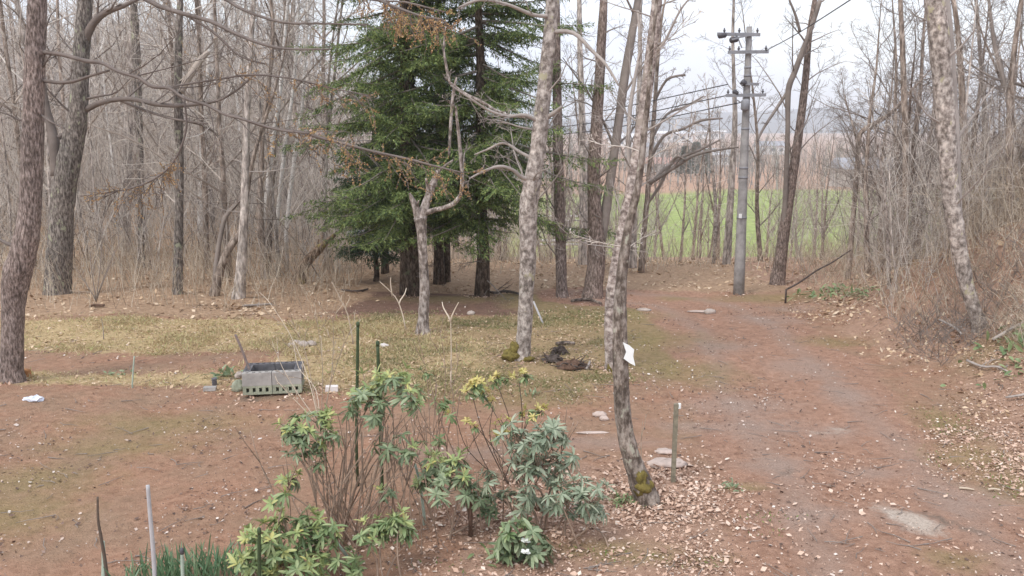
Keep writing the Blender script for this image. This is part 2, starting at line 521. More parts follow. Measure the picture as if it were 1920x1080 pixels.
def zone_fields(X, Y):
    n1, n2 = vn(X, Y, .55, 11), vn(X, Y, 1.6, 12)
    e = .5 * n1 + .3 * n2
    z = {}
    z['dry'] = np.clip(sst(13.9, 14.9, Y + .5 * e) * sst(18.2, 17.0, Y + .8 * e) * sst(-1.0, -3.2, X + e), 0, 1)
    z['dry'] = np.maximum(z['dry'], .75 * sst(12.0, 12.5, Y + .3 * e) * sst(13.4, 12.8, Y + .4 * e) * sst(-2.5, -4.5, X + e))
    z['dry'] = np.maximum(z['dry'], .8 * sst(11.6, 13.2, Y + e) * sst(16.5, 15, Y + e) * sst(-4.6, -3.6, X + e) * sst(0.2, -.9, X + e))
    z['green'] = sst(11.3, 12.6, Y + e) * sst(18.6, 17.6, Y + .5 * e) * sst(-3.6, -2.0, X + e) * sst(2.3, 1.2, X - .1 * (Y - 15) + .6 * e)
    z['needle'] = sst(17.7, 18.5, Y + .4 * e) * sst(21.6, 20.2, Y + .4 * e) * sst(-4.2, -3.2, X + e) * sst(2.8, 1.9, X + e)
    woods = sst(17.4, 18.3, Y + .5 * e) * sst(-3.0, -4.2, X + e)
    back = sst(20.4, 21.5, Y + .5 * e)
    bank = sst(5.7, 7.0, X + .7 * e - .02 * (Y - 12))
    z['tan'] = np.clip(np.maximum(np.maximum(woods, back), .8 * bank), 0, 1) * sst(75, 34, Y)
    near = sst(2.2, .8, (Y - 7.4) - .18 * (X - 1.0) + .9 * e - .5 * np.clip(X - 4, 0, 9)) * sst(-1.3, -.1, X + .6 * e)
    z['litter'] = np.clip(np.maximum(near, .9 * bank), 0, 1)
    fe = 9 * vn(X, Y, .03, 15) + 5 * vn(X, Y, .1, 16) + 3 * vn(X, Y, .3, 17)
    z['field'] = sst(58, 64, Y + fe * .4) * sst(136, 126, Y + fe) * (.62 * sst(-8, 0, X + fe) + .38 * sst(5, 14, X + fe)) * sst(95, 75, X + fe)
    z['valley'] = sst(135, 220, Y + fe)
    z['far'] = np.clip(sst(27, 34, Y) - z['field'], 0, 1)
    return z

Z = zone_fields(GX, GY)
LANE = [ground(*q) for q in ((1790, 1200), (1735, 1070), (1640, 940), (1535, 820), (1455, 720), (1412, 650), (1360, 600), (1270, 568), (1120, 556))]
LP = catmull([np.array((q.x, q.y)) for q in LANE], 8)
def lane_dist(X, Y):
    """distance to the middle of the driveway and the side of it (negative = left)"""
    ld = np.full(X.shape, 99.0); side = np.zeros(X.shape)
    ok = (np.abs(X) < 14) & (Y < 24) & (Y > 3)
    gx, gy = X[ok], Y[ok]
    best = np.full(gx.shape, 99.0); sd = np.zeros(gx.shape)
    for (ax_, ay_), (bx_, by_) in zip(LP[:-1], LP[1:]):
        ex, ey = bx_ - ax_, by_ - ay_
        tt_ = np.clip(((gx - ax_) * ex + (gy - ay_) * ey) / (ex * ex + ey * ey + 1e-9), 0, 1)
        dd_ = np.hypot(gx - ax_ - tt_ * ex, gy - ay_ - tt_ * ey)
        mk = dd_ < best
        best[mk] = dd_[mk]; sd[mk] = np.sign(-(ex * (gy - ay_) - ey * (gx - ax_)))[mk]
    ld[ok] = best; side[ok] = sd
    return ld, side
ld, side = lane_dist(GX, GY)
wob = .25 * vn(GX, GY, .8, 31)
Z['lane'] = sst(1.75, 1.25, ld + wob)
Z['litter'] = Z['litter'] * (1 - .9 * Z['lane'])
Z['rut'] = .9 * np.exp(-((ld - .75 + .5 * wob) / .22) ** 2) * (Z['lane'] > .2)
Z['verge'] = sst(1.3, 1.6, ld + wob) * sst(3.0, 2.1, ld + wob) * (side < 0) * sst(12.4, 13.4, GY)
moss = 0
for a in ((300, 800, 1.1, .45), (230, 840, .9, .4), (60, 900, .8, .5), (20, 960, .7, .6), (160, 650, .8, .3), (1000, 745, .9, .5), (1230, 640, 1.0, .8), (1300, 700, .7, .9),
          (840, 560, 1.6, .5), (1060, 600, 1.2, .7), (1400, 915, .25, .1), (1200, 1045, .5, .12), (1130, 1030, .5, .15), (1310, 1050, .3, .1), (1780, 800, .35, .8), (1830, 860, .5, .5),
          (1560, 640, .6, .5), (1900, 640, .7, .6), (1900, 910, .5, .4), (1180, 590, .8, .5), (1450, 560, 1.6, .5), (1790, 1050, .3, .2), (1560, 550, .7, .4), (560, 640, .5, .8), (1270, 560, .5, .3)):
    moss = np.maximum(moss, blob(*a))
grav = 0
for a in ((1700, 975, .36, .24, -.5), (1430, 800, .6, .45), (1560, 810, .35, .3), (1450, 875, .4, .3), (1520, 965, .5, .25), (1590, 740, .4, .5), (1440, 600, .8, .5), (1640, 890, .35, .2),
          (1300, 800, .6, .25), (1130, 830, .8, .25), (1350, 650, .6, .5), (860, 850, .8, .25), (1820, 940, .5, .4), (1500, 690, .5, .7), (1380, 760, .8, .4), (1480, 580, .6, .5)):
    grav = np.maximum(grav, blob(*a))
def pblob(a, b, ry):
    A, B = ground(*a), ground(*b)
    ang = math.atan2(B.y - A.y, B.x - A.x); c = (A + B) / 2
    dx, dy = GX - c.x, GY - c.y; cs, sn = math.cos(ang), math.sin(ang)
    return np.exp(-(((dx * cs + dy * sn) / ((B - A).length * .62)) ** 2 + ((-dx * sn + dy * cs) / ry) ** 2))
pale = np.maximum(1.0 * pblob((1650, 950), (1762, 1002), .17), .5 * blob(1560, 808, .3, .2))
wet = np.maximum.reduce([.8 * blob(1782, 982, .42, .08, -.85), .5 * blob(1480, 885, .35, .12), .6 * blob(480, 745, .5, .2), .4 * blob(1700, 940, .3, .06, -.2)])  # darker ground patches along the pale gravel and before the fire pit
Z.update(moss=moss, grav=grav, pale=pale, wet=wet)

t = NT('ground_earth')
vec = t.coords((1, 1, 1))
nA = t.noise(vec, 1.1, 5, .6)
nB = t.noise(vec, 9, 6, .7)
nC = t.noise(vec, 42, 4, .7)
nD = t.noise(vec, 3.2, 7, .72)
# red-brown needle litter over packed earth
c = t.ramp(nB, [(.3, (.24, .142, .098)), (.48, (.335, .203, .142)), (.7, (.42, .268, .195))])
c = t.mix(t.ramp(nA, [(.38, (0, 0, 0)), (.65, (1, 1, 1))]), c, t.ramp(nB, [(.3, (.245, .17, .12)), (.7, (.36, .25, .18))]))
def over(c, name, colr, amount=1.0, soft=.35, nz=None):
    a = t.attr(name)
    n = nz if nz is not None else nD
    f = t.math('ADD', a, t.math('MULTIPLY', t.math('SUBTRACT', n, .5), 1.5))
    r = t.ramp(f, [(.5 - soft / 2, (0, 0, 0)), (.5 + soft / 2, (amount,) * 3)])
    # nothing where the zone itself is absent
    g = t.math('MULTIPLY', r, t.math('MULTIPLY', a, 4, True), True)
    return t.mix(g, c, colr)
c = over(c, 'far', t.ramp(nD, [(.3, (.20, .15, .115)), (.7, (.34, .26, .19))]))
c = over(c, 'valley', t.ramp(nA, [(.3, (.09, .105, .085)), (.7, (.17, .175, .14))]))
c = over(c, 'needle', t.ramp(nB, [(.3, (.13, .085, .068)), (.7, (.24, .155, .122))]))
c = over(c, 'tan', t.ramp(nB, [(.3, (.26, .18, .125)), (.5, (.37, .265, .185)), (.7, (.48, .35, .25))]))
c = over(c, 'litter', t.ramp(nB, [(.3, (.27, .175, .13)), (.7, (.45, .31, .235))]))
c = over(c, 'green', t.ramp(nB, [(.3, (.23, .185, .10)), (.5, (.33, .26, .15)), (.72, (.44, .33, .21))]), .85)
c = over(c, 'dry', t.ramp(nB, [(.3, (.32, .25, .14)), (.5, (.45, .36, .21)), (.72, (.58, .46, .29))]), .95)
c = over(c, 'lane', t.ramp(nB, [(.3, (.25, .15, .11)), (.5, (.345, .215, .16)), (.7, (.44, .285, .218))]), .85, .6)
c = over(c, 'rut', t.ramp(nC, [(.3, (.26, .19, .155)), (.7, (.39, .305, .265))]), .6, .9)
c = over(c, 'verge', t.ramp(nB, [(.3, (.20, .175, .085)), (.7, (.34, .27, .15))]), .75, .8)
c = over(c, 'moss', t.ramp(nB, [(.3, (.19, .175, .075)), (.7, (.30, .245, .13))]), .6, .9)
c = over(c, 'grav', t.ramp(nC, [(.3, (.26, .21, .185)), (.7, (.40, .33, .295))]), .5, .8)
c = over(c, 'pale', t.ramp(nC, [(.3, (.34, .29, .25)), (.5, (.48, .425, .375)), (.7, (.60, .54, .485))]), .95, .4)
c = over(c, 'wet', t.ramp(nC, [(.3, (.11, .10, .085)), (.7, (.19, .165, .14))]), .8, .4)
c = over(c, 'field', t.ramp(nA, [(.3, (.20, .245, .10)), (.5, (.25, .32, .115)), (.7, (.33, .37, .17))]), 1.0, .5)
# flecks: crumbs of bark and leaf too small to model
vo = t.new('ShaderNodeTexVoronoi'); vo.inputs['Scale'].default_value = 26
t.link(vec, vo.inputs['Vector'])
fl = t.ramp(vo.outputs['Distance'], [(.12, (.7, .7, .7)), (.24, (0, 0, 0))])
sel = t.new('ShaderNodeSeparateColor'); t.link(vo.outputs['Color'], sel.inputs[0])
on = t.ramp(sel.outputs[0], [(.72, (0, 0, 0)), (.76, (1, 1, 1))])
flc = t.ramp(sel.outputs[1], [(.3, (.10, .075, .06)), (.5, (.42, .31, .25)), (1, (.6, .49, .42))])
c = t.mix(t.math('MULTIPLY', fl, on), c, flc)
c = t.mix(1.0, c, (1.22, 1.15, 1.10), 'MULTIPLY')
t.color(c)
t.bump(t.math('ADD', nB, nC), 1.0, .036)
t.b.inputs['Specular IOR Level'].default_value = .1
g_ob = gm.build('ground', t.m)
tag(g_ob, 'red brown earth yard and driveway falling away to the valley', 'ground', kind='structure')
for k, a in Z.items():
    at_ = g_ob.data.attributes.new(k, 'FLOAT', 'POINT')
    at_.data.foreach_set('value', np.ascontiguousarray(a, dtype=np.float32).ravel())

# far hills
hm = MB()
hx = np.linspace(-1300, 2600, 160)
prof = 16 + 42 * sst(150, 700, hx) * (1 - .35 * sst(1300, 2100, hx)) + 12 * vn(hx, hx * 0, .007, 2) + 6 * vn(hx, hx * 0, .022, 3)
rows = [np.stack([hx, 1750 + yo + 0 * hx, -22 + (prof * .62 + 22) * f], -1) for yo, f in ((0, 0), (150, .45), (300, .8), (480, 1), (700, .85))]
Hh = np.stack(rows); hi_ = np.arange(Hh.shape[0] * Hh.shape[1]).reshape(Hh.shape[:2])
hm.add(Hh.reshape(-1, 3), np.stack([hi_[:-1, :-1], hi_[:-1, 1:], hi_[1:, 1:], hi_[1:, :-1]], -1).reshape(-1, 4))
tag(hm.build('hills', M['hill']), 'pale blue hills along the horizon beyond the valley', 'hills', kind='structure')

# ------------------------------------------------------------------ growing wood
def rv():
    return V((random.gauss(0, 1), random.gauss(0, 1), random.gauss(0, 1)))

def wander(p, d, L, n, jit, up):
    pts = [p.copy()]
    d = d.normalized()
    s = L / (n - 1)
    for _ in range(n - 1):
        d = (d + rv() * jit + V((0, 0, up))).normalized()
        p = p + d * s
        pts.append(p.copy())
    return pts

def taper(r0, r1, n):
    return [r0 + (r1 - r0) * i / (n - 1) for i in range(n)]

def pick(pts, t):
    f = t * (len(pts) - 1); i = min(int(f), len(pts) - 2); f -= i
    return pts[i].lerp(pts[i + 1], f), (pts[i + 1] - pts[i]).normalized(), i

def branch_out(mb, pts, r0, r1, levels, mat=0, L0=None):
    """side branches on a polyline; levels = list of (count, t0, t1, length fraction, angle, jitter, up, points, sides, radius fraction)"""
    if not levels: return
    cnt, t0, t1, lf, ang, jit, up, n, k, rf = levels[0]
    L = L0 if L0 else sum((pts[i + 1] - pts[i]).length for i in range(len(pts) - 1))
    ga = random.uniform(0, 6.28)
    cnt = max(1, int(cnt * random.uniform(.75, 1.25) + .5))
    for i in range(cnt):
        tt = t0 + (t1 - t0) * ((i + random.random()) / cnt)
        p, d, _ = pick(pts, tt)
        side = d.cross(rv()).normalized() if abs(d.z) < .8 else V((math.cos(ga), math.sin(ga), 0))
        ga += 2.4 + random.uniform(-.5, .5)
        a = ang * random.uniform(.75, 1.25)
        dd = (d * math.cos(a) + side * math.sin(a)).normalized()
        ln = L * lf * random.uniform(.6, 1.25) * (1.15 - .65 * tt)
        rr = max((r0 + (r1 - r0) * tt) * rf * random.uniform(.7, 1.1), .0035)
        q = wander(p, dd, ln, n, jit, up)
        mb.tube(q, taper(rr, max(rr * .25, .0028), n), k, mat)
        branch_out(mb, q, rr, rr * .25, levels[1:], mat)

def pixpath(path, Y, Y1=None, sub=4):
    """pixel outline (x, y, width) at depth Y (to Y1 at its end) -> smooth points and radii"""
    n = len(path); P = []; R = []
    for i, (x, y, w) in enumerate(path):
        yy = Y if Y1 is None else Y + (Y1 - Y) * i / max(1, n - 1)
        p = at(x, y, yy)
        P.append(np.array((*p, w / 2 * pxsize(p))))
    Q = catmull(P, sub) if sub > 1 else P
    return [V(q[:3]) for q in Q], [max(q[3], .003) for q in Q]

CROWN = [(9, .15, 1, .45, .75, .12, .06, 6, 4, .45), (6, .25, 1, .42, .7, .16, .05, 5, 3, .5), (5, .3, 1, .45, .7, .18, .03, 4, 3, .6)]
SIDE = [(6, .25, 1, .5, .75, .16, .03, 5, 3, .5), (5, .3, 1, .5, .7, .2, .02, 4, 3, .6)]
DENSE = [(8, .2, 1, .5, .75, .16, .03, 5, 3, .5), (6, .25, 1, .5, .7, .2, .02, 4, 3, .6), (3, .3, 1, .5, .7, .2, .02, 3, 3, .6)]

def hero(name, label, cat, path, bmat, tmat, Y=None, limbs=(), twigs=4, twig_len=1.2, t0=.35, extend=4.0, group=None, limb_mat=None, rough=.05, moss=None, crown=CROWN, side=SIDE, bury=.12, up=.05, base_px=None):
    """a tree traced along its trunk: trunk part, limbs and crown part"""
    if Y is None:
        Y = ground(path[0][0], path[0][1]).y
    pts, rad = pixpath(path, Y)
    g0 = V((pts[0].x, pts[0].y, hz(pts[0].x, pts[0].y)))
    if pts[0].z > g0.z - bury:       # run the foot into the ground
        pts.insert(0, V((pts[0].x, pts[0].y, g0.z - bury))); rad.insert(0, rad[0] * 1.15)
    if extend:
        d = (pts[-1] - pts[-4]).normalized()
        e = wander(pts[-1], d, extend, 7, .06, .04)[1:]
        r0 = rad[-1]
        for i, p in enumerate(e): pts.append(p); rad.append(r0 * (1 - .8 * (i + 1) / len(e)))
    root = thing(name, label, cat, g0, group)
    tr = MB(); tr.tube(pts, rad, 12, 0, rough); tr.build('trunk', bmat, root, g0)
    br = MB()
    for L in limbs:
        lp, yo, tw = L if isinstance(L, tuple) else (L, 0, 1)
        q, r = pixpath(lp, Y, Y + yo, 4)
        br.tube(q, r, 7, 0, .04)
        if tw: branch_out(br, q, r[0], r[-1], [(max(2, int(5 * tw)), .25, 1, .32, .7, .16, .02, 5, 3, .5), (5, .3, 1, .5, .7, .2, .02, 4, 3, .6), (3, .3, 1, .5, .7, .2, .02, 3, 3, .7)])
    n_vis = len(pts) - 6 if extend else len(pts)
    if twigs:
        vis = pts[:n_vis]
        branch_out(br, vis, rad[0] * .5, rad[n_vis - 1], [(twigs, t0, 1, 1, 1.1, .14, up, 7, 4, .22)] + side, L0=twig_len)
    if extend:
        branch_out(br, pts[n_vis - 1:], rad[n_vis - 1], rad[-1], crown)
    if br.tubes: br.build('crown', [M[limb_mat] if limb_mat else tmat, tmat], root, g0)
    if moss:
        mo = MB()
        for (mx_, my_, rr_, hh_) in moss:
            p = at(mx_, my_, Y - .06)
            mo.blob(p, (rr_, rr_, hh_), random.randint(0, 999), .3, 12, 8)
        mo.build('moss', M['moss'], root, g0)
    return root

# ---- the nearest trees
kinked = hero('larch_tree', 'tall bare larch with a kinked reddish foot and long bare branches at the yard edge', 'tree',
     [(22, 716, 50), (22, 690, 42), (23, 640, 39), (25, 580, 40), (31, 520, 50), (42, 480, 48), (52, 430, 42), (58, 360, 39), (63, 200, 37), (68, 60, 35), (70, 0, 33)], M['larch'], M['twig_dark'], limb_mat='twig_mid',
     limbs=[([(76, 97, 9), (110, 101, 8), (160, 114, 8), (190, 118, 7), (222, 134, 7), (260, 146, 7), (285, 162, 7), (318, 166, 6), (345, 184, 6), (385, 196, 6), (420, 214, 5), (450, 222, 5), (520, 243, 5), (580, 250, 4)], -1.5, 1.6),
            ([(78, 150, 8), (110, 155, 7), (140, 152, 6), (170, 142, 5), (205, 132, 4)], -.3, .6),
            ([(76, 215, 5), (95, 228, 4), (120, 240, 3)], -.3, .4),
            ([(40, 470, 12), (22, 460, 8), (4, 452, 6), (-30, 430, 4)], .2, .4)], twigs=3, t0=.75, twig_len=1.0)

oak = hero('oak_tree', 'forked grey tree blotched with pale lichen standing behind the kinked larch', 'tree',
     [(108, 552, 50), (110, 500, 46), (114, 420, 44), (120, 360, 42), (130, 300, 42), (142, 240, 38), (148, 180, 34), (152, 110, 30), (157, 40, 28), (160, 0, 26)], M['oak'], M['twig'],
     limb_mat='twig_mid', limbs=[([(106, 330, 22), (102, 270, 20), (96, 240, 17), (86, 200, 15), (78, 150, 13), (74, 90, 13), (66, 20, 12), (60, -40, 9)], .5, 1),
            ([(158, 80, 16), (172, 48, 15), (195, 25, 12), (230, 12, 8), (265, -5, 6)], -.4, 1.2),
            ([(160, 206, 12), (185, 194, 10), (215, 187, 9), (250, 186, 9), (290, 195, 9), (330, 198, 8), (370, 195, 7), (410, 188, 5), (445, 168, 4), (475, 142, 3)], -1.0, 2.2),
            ([(225, 188, 6), (280, 210, 5), (330, 224, 4), (390, 232, 3)], -.8, 1.2),
            ([(110, 258, 10), (125, 248, 7), (145, 238, 5)], .2, .3)], twigs=5, t0=.5, twig_len=2.0)

hero('larch_tree', 'straight slender grey larch close to the right of the lichened birch', 'tree',
     [(1054, 557, 26), (1053, 535, 21), (1051, 450, 20), (1047, 300, 19), (1044, 150, 17), (1042, 0, 15)], M['larch'], M['twig_dark'], twigs=14, t0=.3, twig_len=1.6, up=.02)
hero('larch_tree', 'big larch forking low into two tall stems beside the driveway bend', 'tree',
     [(1110, 557, 42), (1114, 530, 35), (1118, 490, 34), (1119, 445, 31), (1114, 380, 25), (1114, 310, 24), (1119, 230, 22), (1125, 130, 19), (1132, 0, 15)], M['larch_red'], M['twig_dark'],
     limbs=[([(1124, 470, 20), (1132, 420, 20), (1140, 370, 18), (1150, 300, 17), (1160, 230, 17), (1172, 140, 17), (1186, 60, 15), (1198, -10, 13), (1215, -90, 9), (1228, -160, 5)], .4, 1.5)], twigs=12, t0=.4, twig_len=1.5, up=.03)
hero('birch_tree', 'crooked lichened birch with a mossy foot beside the debris heap', 'birch',
     [(974, 674, 42), (980, 650, 30), (984, 610, 28), (986, 560, 28), (989, 500, 30), (990, 440, 32), (991, 390, 36), (998, 340, 33), (1007, 290, 30), (1013, 240, 30), (1022, 150, 27), (1031, 60, 25), (1036, 0, 24)], M['birch'], M['twig_pale'],
     limbs=[([(1000, 338, 9), (978, 332, 8), (960, 318, 7), (935, 312, 6), (905, 322, 5), (880, 335, 3)], -.5, .8),
            ([(1004, 300, 7), (975, 285, 6), (945, 268, 5), (915, 280, 4), (890, 290, 3)], .6, .8),
            ([(1015, 232, 8), (985, 216, 7), (950, 218, 6), (915, 206, 5), (882, 185, 4), (845, 160, 3)], -.7, 1.2),
            ([(1022, 222, 10), (1038, 212, 8), (1053, 200, 5)], -.2, 0),
            ([(1030, 60, 9), (1075, 62, 8), (1110, 95, 7), (1135, 120, 6), (1160, 160, 4)], -.6, 1.2),
            ([(1034, 30, 8), (1000, 28, 7), (950, 8, 6), (900, 0, 5), (860, 14, 4)], -.8, 1.5)], twigs=7, t0=.45, twig_len=1.4,
     moss=[(958, 668, .14, .11), (985, 672, .13, .05), (966, 655, .09, .12)])
hero('birch_tree', 'pinkish barked birch behind the trunk carrying the white sheet', 'birch',
     [(1150, 694, 34), (1148, 665, 28), (1147, 620, 28), (1148, 570, 28), (1152, 530, 27), (1160, 480, 26), (1170, 430, 25), (1182, 370, 25), (1192, 310, 24), (1204, 230, 23), (1216, 140, 22), (1226, 60, 21), (1232, 0, 20)], M['birch_pink'], M['twig_pale'],
     limbs=[([(1178, 395, 10), (1182, 340, 9), (1178, 270, 8), (1182, 200, 8), (1190, 150, 7), (1200, 90, 6), (1196, 20, 5)], .6, 1),
            ([(1222, 100, 6), (1245, 80, 5), (1275, 20, 4), (1300, -10, 3)], -.3, 1)], twigs=10, t0=.4, twig_len=1.6,
     moss=[(1146, 690, .07, .1)])
paper_tree = hero('leaning_tree', 'slim trunk curving up from a mossy foot with a white sheet pinned to it', 'tree',
     [(1214, 940, 50), (1204, 912, 44), (1192, 880, 37), (1180, 845, 33), (1171, 800, 31), (1166, 750, 30), (1164, 700, 30), (1163, 650, 29), (1162, 600, 27), (1164, 540, 22), (1170, 480, 20), (1180, 420, 17), (1196, 350, 14), (1206, 270, 12), (1215, 180, 9), (1222, 90, 7)], M['darkmottle'], M['twig'],
     twigs=6, t0=.6, twig_len=1.0, extend=2.0, moss=[(1208, 915, .09, .09), (1200, 895, .07, .07)],
     limbs=[])
hero('dead_birch', 'short broken dead birch with a crooked elbow branch in front of the firs', 'dead tree',
     [(792, 626, 30), (793, 606, 22), (795, 570, 19), (796, 530, 18), (793, 480, 17), (790, 430, 19), (788, 408, 26)], M['deadwood'], M['deadwood'], extend=0, twigs=0,
     limbs=[([(786, 415, 16), (780, 390, 15), (772, 372, 9), (768, 362, 4)], -.1, 0), ([(790, 412, 20), (798, 385, 17), (810, 350, 14), (818, 332, 12), (822, 320, 8)], .1, 0),
            ([(803, 365, 7), (801, 345, 6), (799, 335, 5)], -.1, 0), ([(781, 400, 6), (783, 385, 5), (785, 376, 3)], -.15, 0),
            ([(790, 402, 11), (815, 394, 10), (838, 388, 9), (855, 378, 9), (866, 358, 8), (866, 320, 8), (862, 270, 7), (856, 215, 5), (854, 200, 4)], -.5, .3),
            ([(842, 292, 5), (845, 235, 6), (850, 175, 6), (856, 145, 4)], .1, .4), ([(843, 155, 6), (870, 175, 6), (905, 192, 6), (940, 212, 5), (985, 220, 4)], .2, .6),
            ([(843, 155, 5), (836, 120, 5), (832, 90, 4), (836, 50, 3)], .2, .8), ([(820, 325, 5), (835, 310, 4), (850, 300, 3)], 0, .5)])
hero('birch_tree', 'grey birch with a bent foot on the leafy right bank', 'birch',
     [(1840, 616, 30), (1832, 594, 26), (1820, 560, 26), (1810, 525, 27), (1802, 485, 28), (1792, 425, 30), (1782, 360, 31), (1776, 270, 33), (1768, 160, 36), (1759, 60, 37), (1753, 0, 37)], M['birch'], M['twig_pale'],
     limbs=[([(1795, 440, 18), (1792, 350, 20), (1787, 230, 21), (1780, 100, 20), (1772, 0, 18), (1765, -80, 12)], .5, .6)], twigs=5, t0=.55, twig_len=1.6)

# ---- the trees one can tell apart in the left woods
hero('oak_tree', 'dark upright tree with a broken stub limb in the left woods', 'tree',
     [(333, 552, 20), (334, 480, 17), (336, 380, 16), (336, 280, 16), (334, 160, 15), (336, 60, 13), (338, 0, 11)], M['oak'], M['twig'], twigs=8, t0=.35, twig_len=2.2,
     limbs=[([(337, 172, 16), (350, 150, 15), (365, 128, 13), (380, 108, 11), (391, 97, 8)], .2, .3)])
hero('bare_tree', 'thin dark trunk left of the stub limbed tree in the woods', 'tree',
     [(266, 548, 15), (265, 450, 13), (264, 330, 12), (261, 230, 12), (257, 120, 14), (253, 50, 14), (250, 0, 12)], M['oak'], M['twig'], Y=26, twigs=10, t0=.35, twig_len=2.4)
hero('bare_tree', 'pale grey trunk close behind the thin dark trunk in the woods', 'tree',
     [(236, 545, 20), (236, 440, 18), (238, 320, 18), (242, 200, 16), (246, 90, 14), (250, 20, 12), (254, 0, 10)], M['grey'], M['twig'], Y=29, twigs=9, t0=.35, twig_len=2.4)
hero('curved_tree', 'dark double stemmed tree curving to the right in the woods edge', 'tree',
     [(402, 554, 20), (408, 525, 17), (418, 492, 15), (432, 462, 14), (448, 440, 11), (456, 412, 9), (462, 372, 8), (470, 320, 8), (482, 270, 7), (500, 215, 6), (512, 180, 5)], M['brown'], M['twig_dark'],
     limbs=[([(402, 545, 11), (406, 490, 10), (414, 440, 9), (424, 405, 9), (445, 380, 8), (462, 345, 7), (466, 300, 6), (460, 250, 5), (462, 190, 4)], .4, 1.4)], twigs=6, t0=.5, twig_len=1.5, extend=2.5)
hero('bare_tree', 'pale smooth trunk with a dark hollow at its foot at the woods edge', 'tree',
     [(447, 560, 28), (450, 535, 22), (453, 490, 19), (457, 420, 17), (460, 330, 14), (463, 210, 12), (470, 90, 10), (476, 0, 8)], M['grey'], M['twig_pale'], twigs=9, t0=.4, twig_len=1.9)
hero('bare_tree', 'brown tree with a bent top right of the pale hollow footed trunk', 'tree',
     [(498, 524, 18), (494, 480, 15), (489, 430, 14), (487, 385, 12), (490, 330, 10), (492, 250, 9), (505, 150, 8), (512, 60, 7), (508, 0, 6)], M['brown'], M['twig_dark'], twigs=9, t0=.4, twig_len=1.8)
hero('leaning_snag', 'broken mossy snag leaning right at the woods edge', 'dead tree',
     [(560, 532, 32), (562, 515, 25), (568, 500, 21), (580, 486, 18), (598, 467, 16), (614, 452, 11), (628, 440, 7)], M['snag'], M['snag'], extend=0, twigs=0,
     limbs=[([(571, 497, 9), (573, 486, 7), (575, 480, 4)], 0, 0), ([(598, 466, 4), (597, 455, 3), (597, 448, 2)], 0, 0)])
for lab, pth, Y in (('leftmost slender white birch deep in the left woods', [(376, 420, 11), (378, 340, 11), (381, 250, 11), (386, 170, 11), (393, 110, 9), (398, 0, 7)], 31),
                    ('white birch deep in the woods, nearer of the leaning trio', [(494, 430, 8), (502, 350, 8), (512, 260, 8), (524, 180, 7), (532, 90, 6), (540, 0, 5)], 24),
                    ('thin white birch in the middle of the leaning trio', [(518, 430, 7), (526, 350, 7), (536, 260, 7), (548, 180, 6), (556, 90, 5), (560, 0, 4)], 24.6),
                    ('white birch on the right of the leaning trio, close to the fir', [(536, 440, 7), (543, 370, 7), (553, 290, 7), (564, 220, 7), (572, 120, 5), (578, 0, 4)], 25.2)):
    pth = [(x, y, w * 1.1) for x, y, w in pth]
    hero('birch_tree', lab, 'birch', pth, M['birch_white'], M['twig'], Y=Y, twigs=8, t0=.4, twig_len=2.2, group='white birches deep in the left woods')

# ---- trees behind the larches and around the pole
hero('bare_tree', 'grey trunk half hidden behind the forked larch', 'tree', [(1092, 500, 18), (1093, 440, 16), (1094, 350, 15), (1092, 240, 13), (1088, 120, 11), (1086, 0, 9)], M['grey'], M['twig_dark'], Y=27, twigs=12, t0=.3, twig_len=2.2)
hero('bare_tree', 'straight grey trunk just behind the pink birch', 'tree', [(1184, 496, 20), (1186, 430, 17), (1190, 340, 14), (1196, 240, 11), (1200, 120, 9), (1200, 0, 7)], M['grey'], M['twig_dark'], Y=26, twigs=14, t0=.35, twig_len=2.4)
hero('crooked_tree', 'crooked dark tree spreading long low branches toward the pole', 'tree', [(1203, 496, 12), (1208, 430, 10), (1214, 370, 10), (1218, 310, 9), (1226, 220, 8), (1232, 130, 7), (1240, 40, 5)], M['brown'], M['twig_dark'], Y=25,
     limbs=[([(1215, 345, 7), (1240, 330, 7), (1268, 312, 6), (1300, 292, 6), (1340, 282, 5), (1385, 276, 3)], -1, 1.8), ([(1216, 350, 6), (1245, 318, 6), (1275, 296, 6), (1310, 282, 5), (1350, 262, 3)], .8, 1.8),
            ([(1218, 300, 6), (1245, 255, 6), (1280, 242, 5), (1315, 226, 5), (1355, 222, 3)], -.5, 1.8), ([(1212, 385, 6), (1236, 350, 6), (1255, 312, 6), (1270, 294, 5), (1284, 300, 3)], -.6, .4),
            ([(1222, 260, 6), (1250, 215, 5), (1285, 200, 5), (1320, 180, 3)], .8, 1.8), ([(1228, 190, 5), (1250, 150, 5), (1285, 140, 4)], -.4, 1.6)], twigs=8, t0=.4, twig_len=1.8, extend=2)
hero('bare_tree', 'thin trunk just left of the concrete utility pole', 'tree', [(1362, 500, 17), (1367, 420, 14), (1373, 320, 12), (1378, 230, 10), (1376, 150, 7), (1374, 70, 6), (1376, 0, 5)], M['grey'], M['twig_dark'], Y=27, twigs=12, t0=.35, twig_len=1.8)
hero('bare_tree', 'speckled sapling trunk in front of the green field', 'tree', [(1338, 490, 7), (1342, 420, 7), (1340, 360, 6), (1334, 300, 5), (1330, 240, 4)], M['birch'], M['twig'], Y=28, twigs=12, t0=.2, twig_len=1.6, extend=1.5)
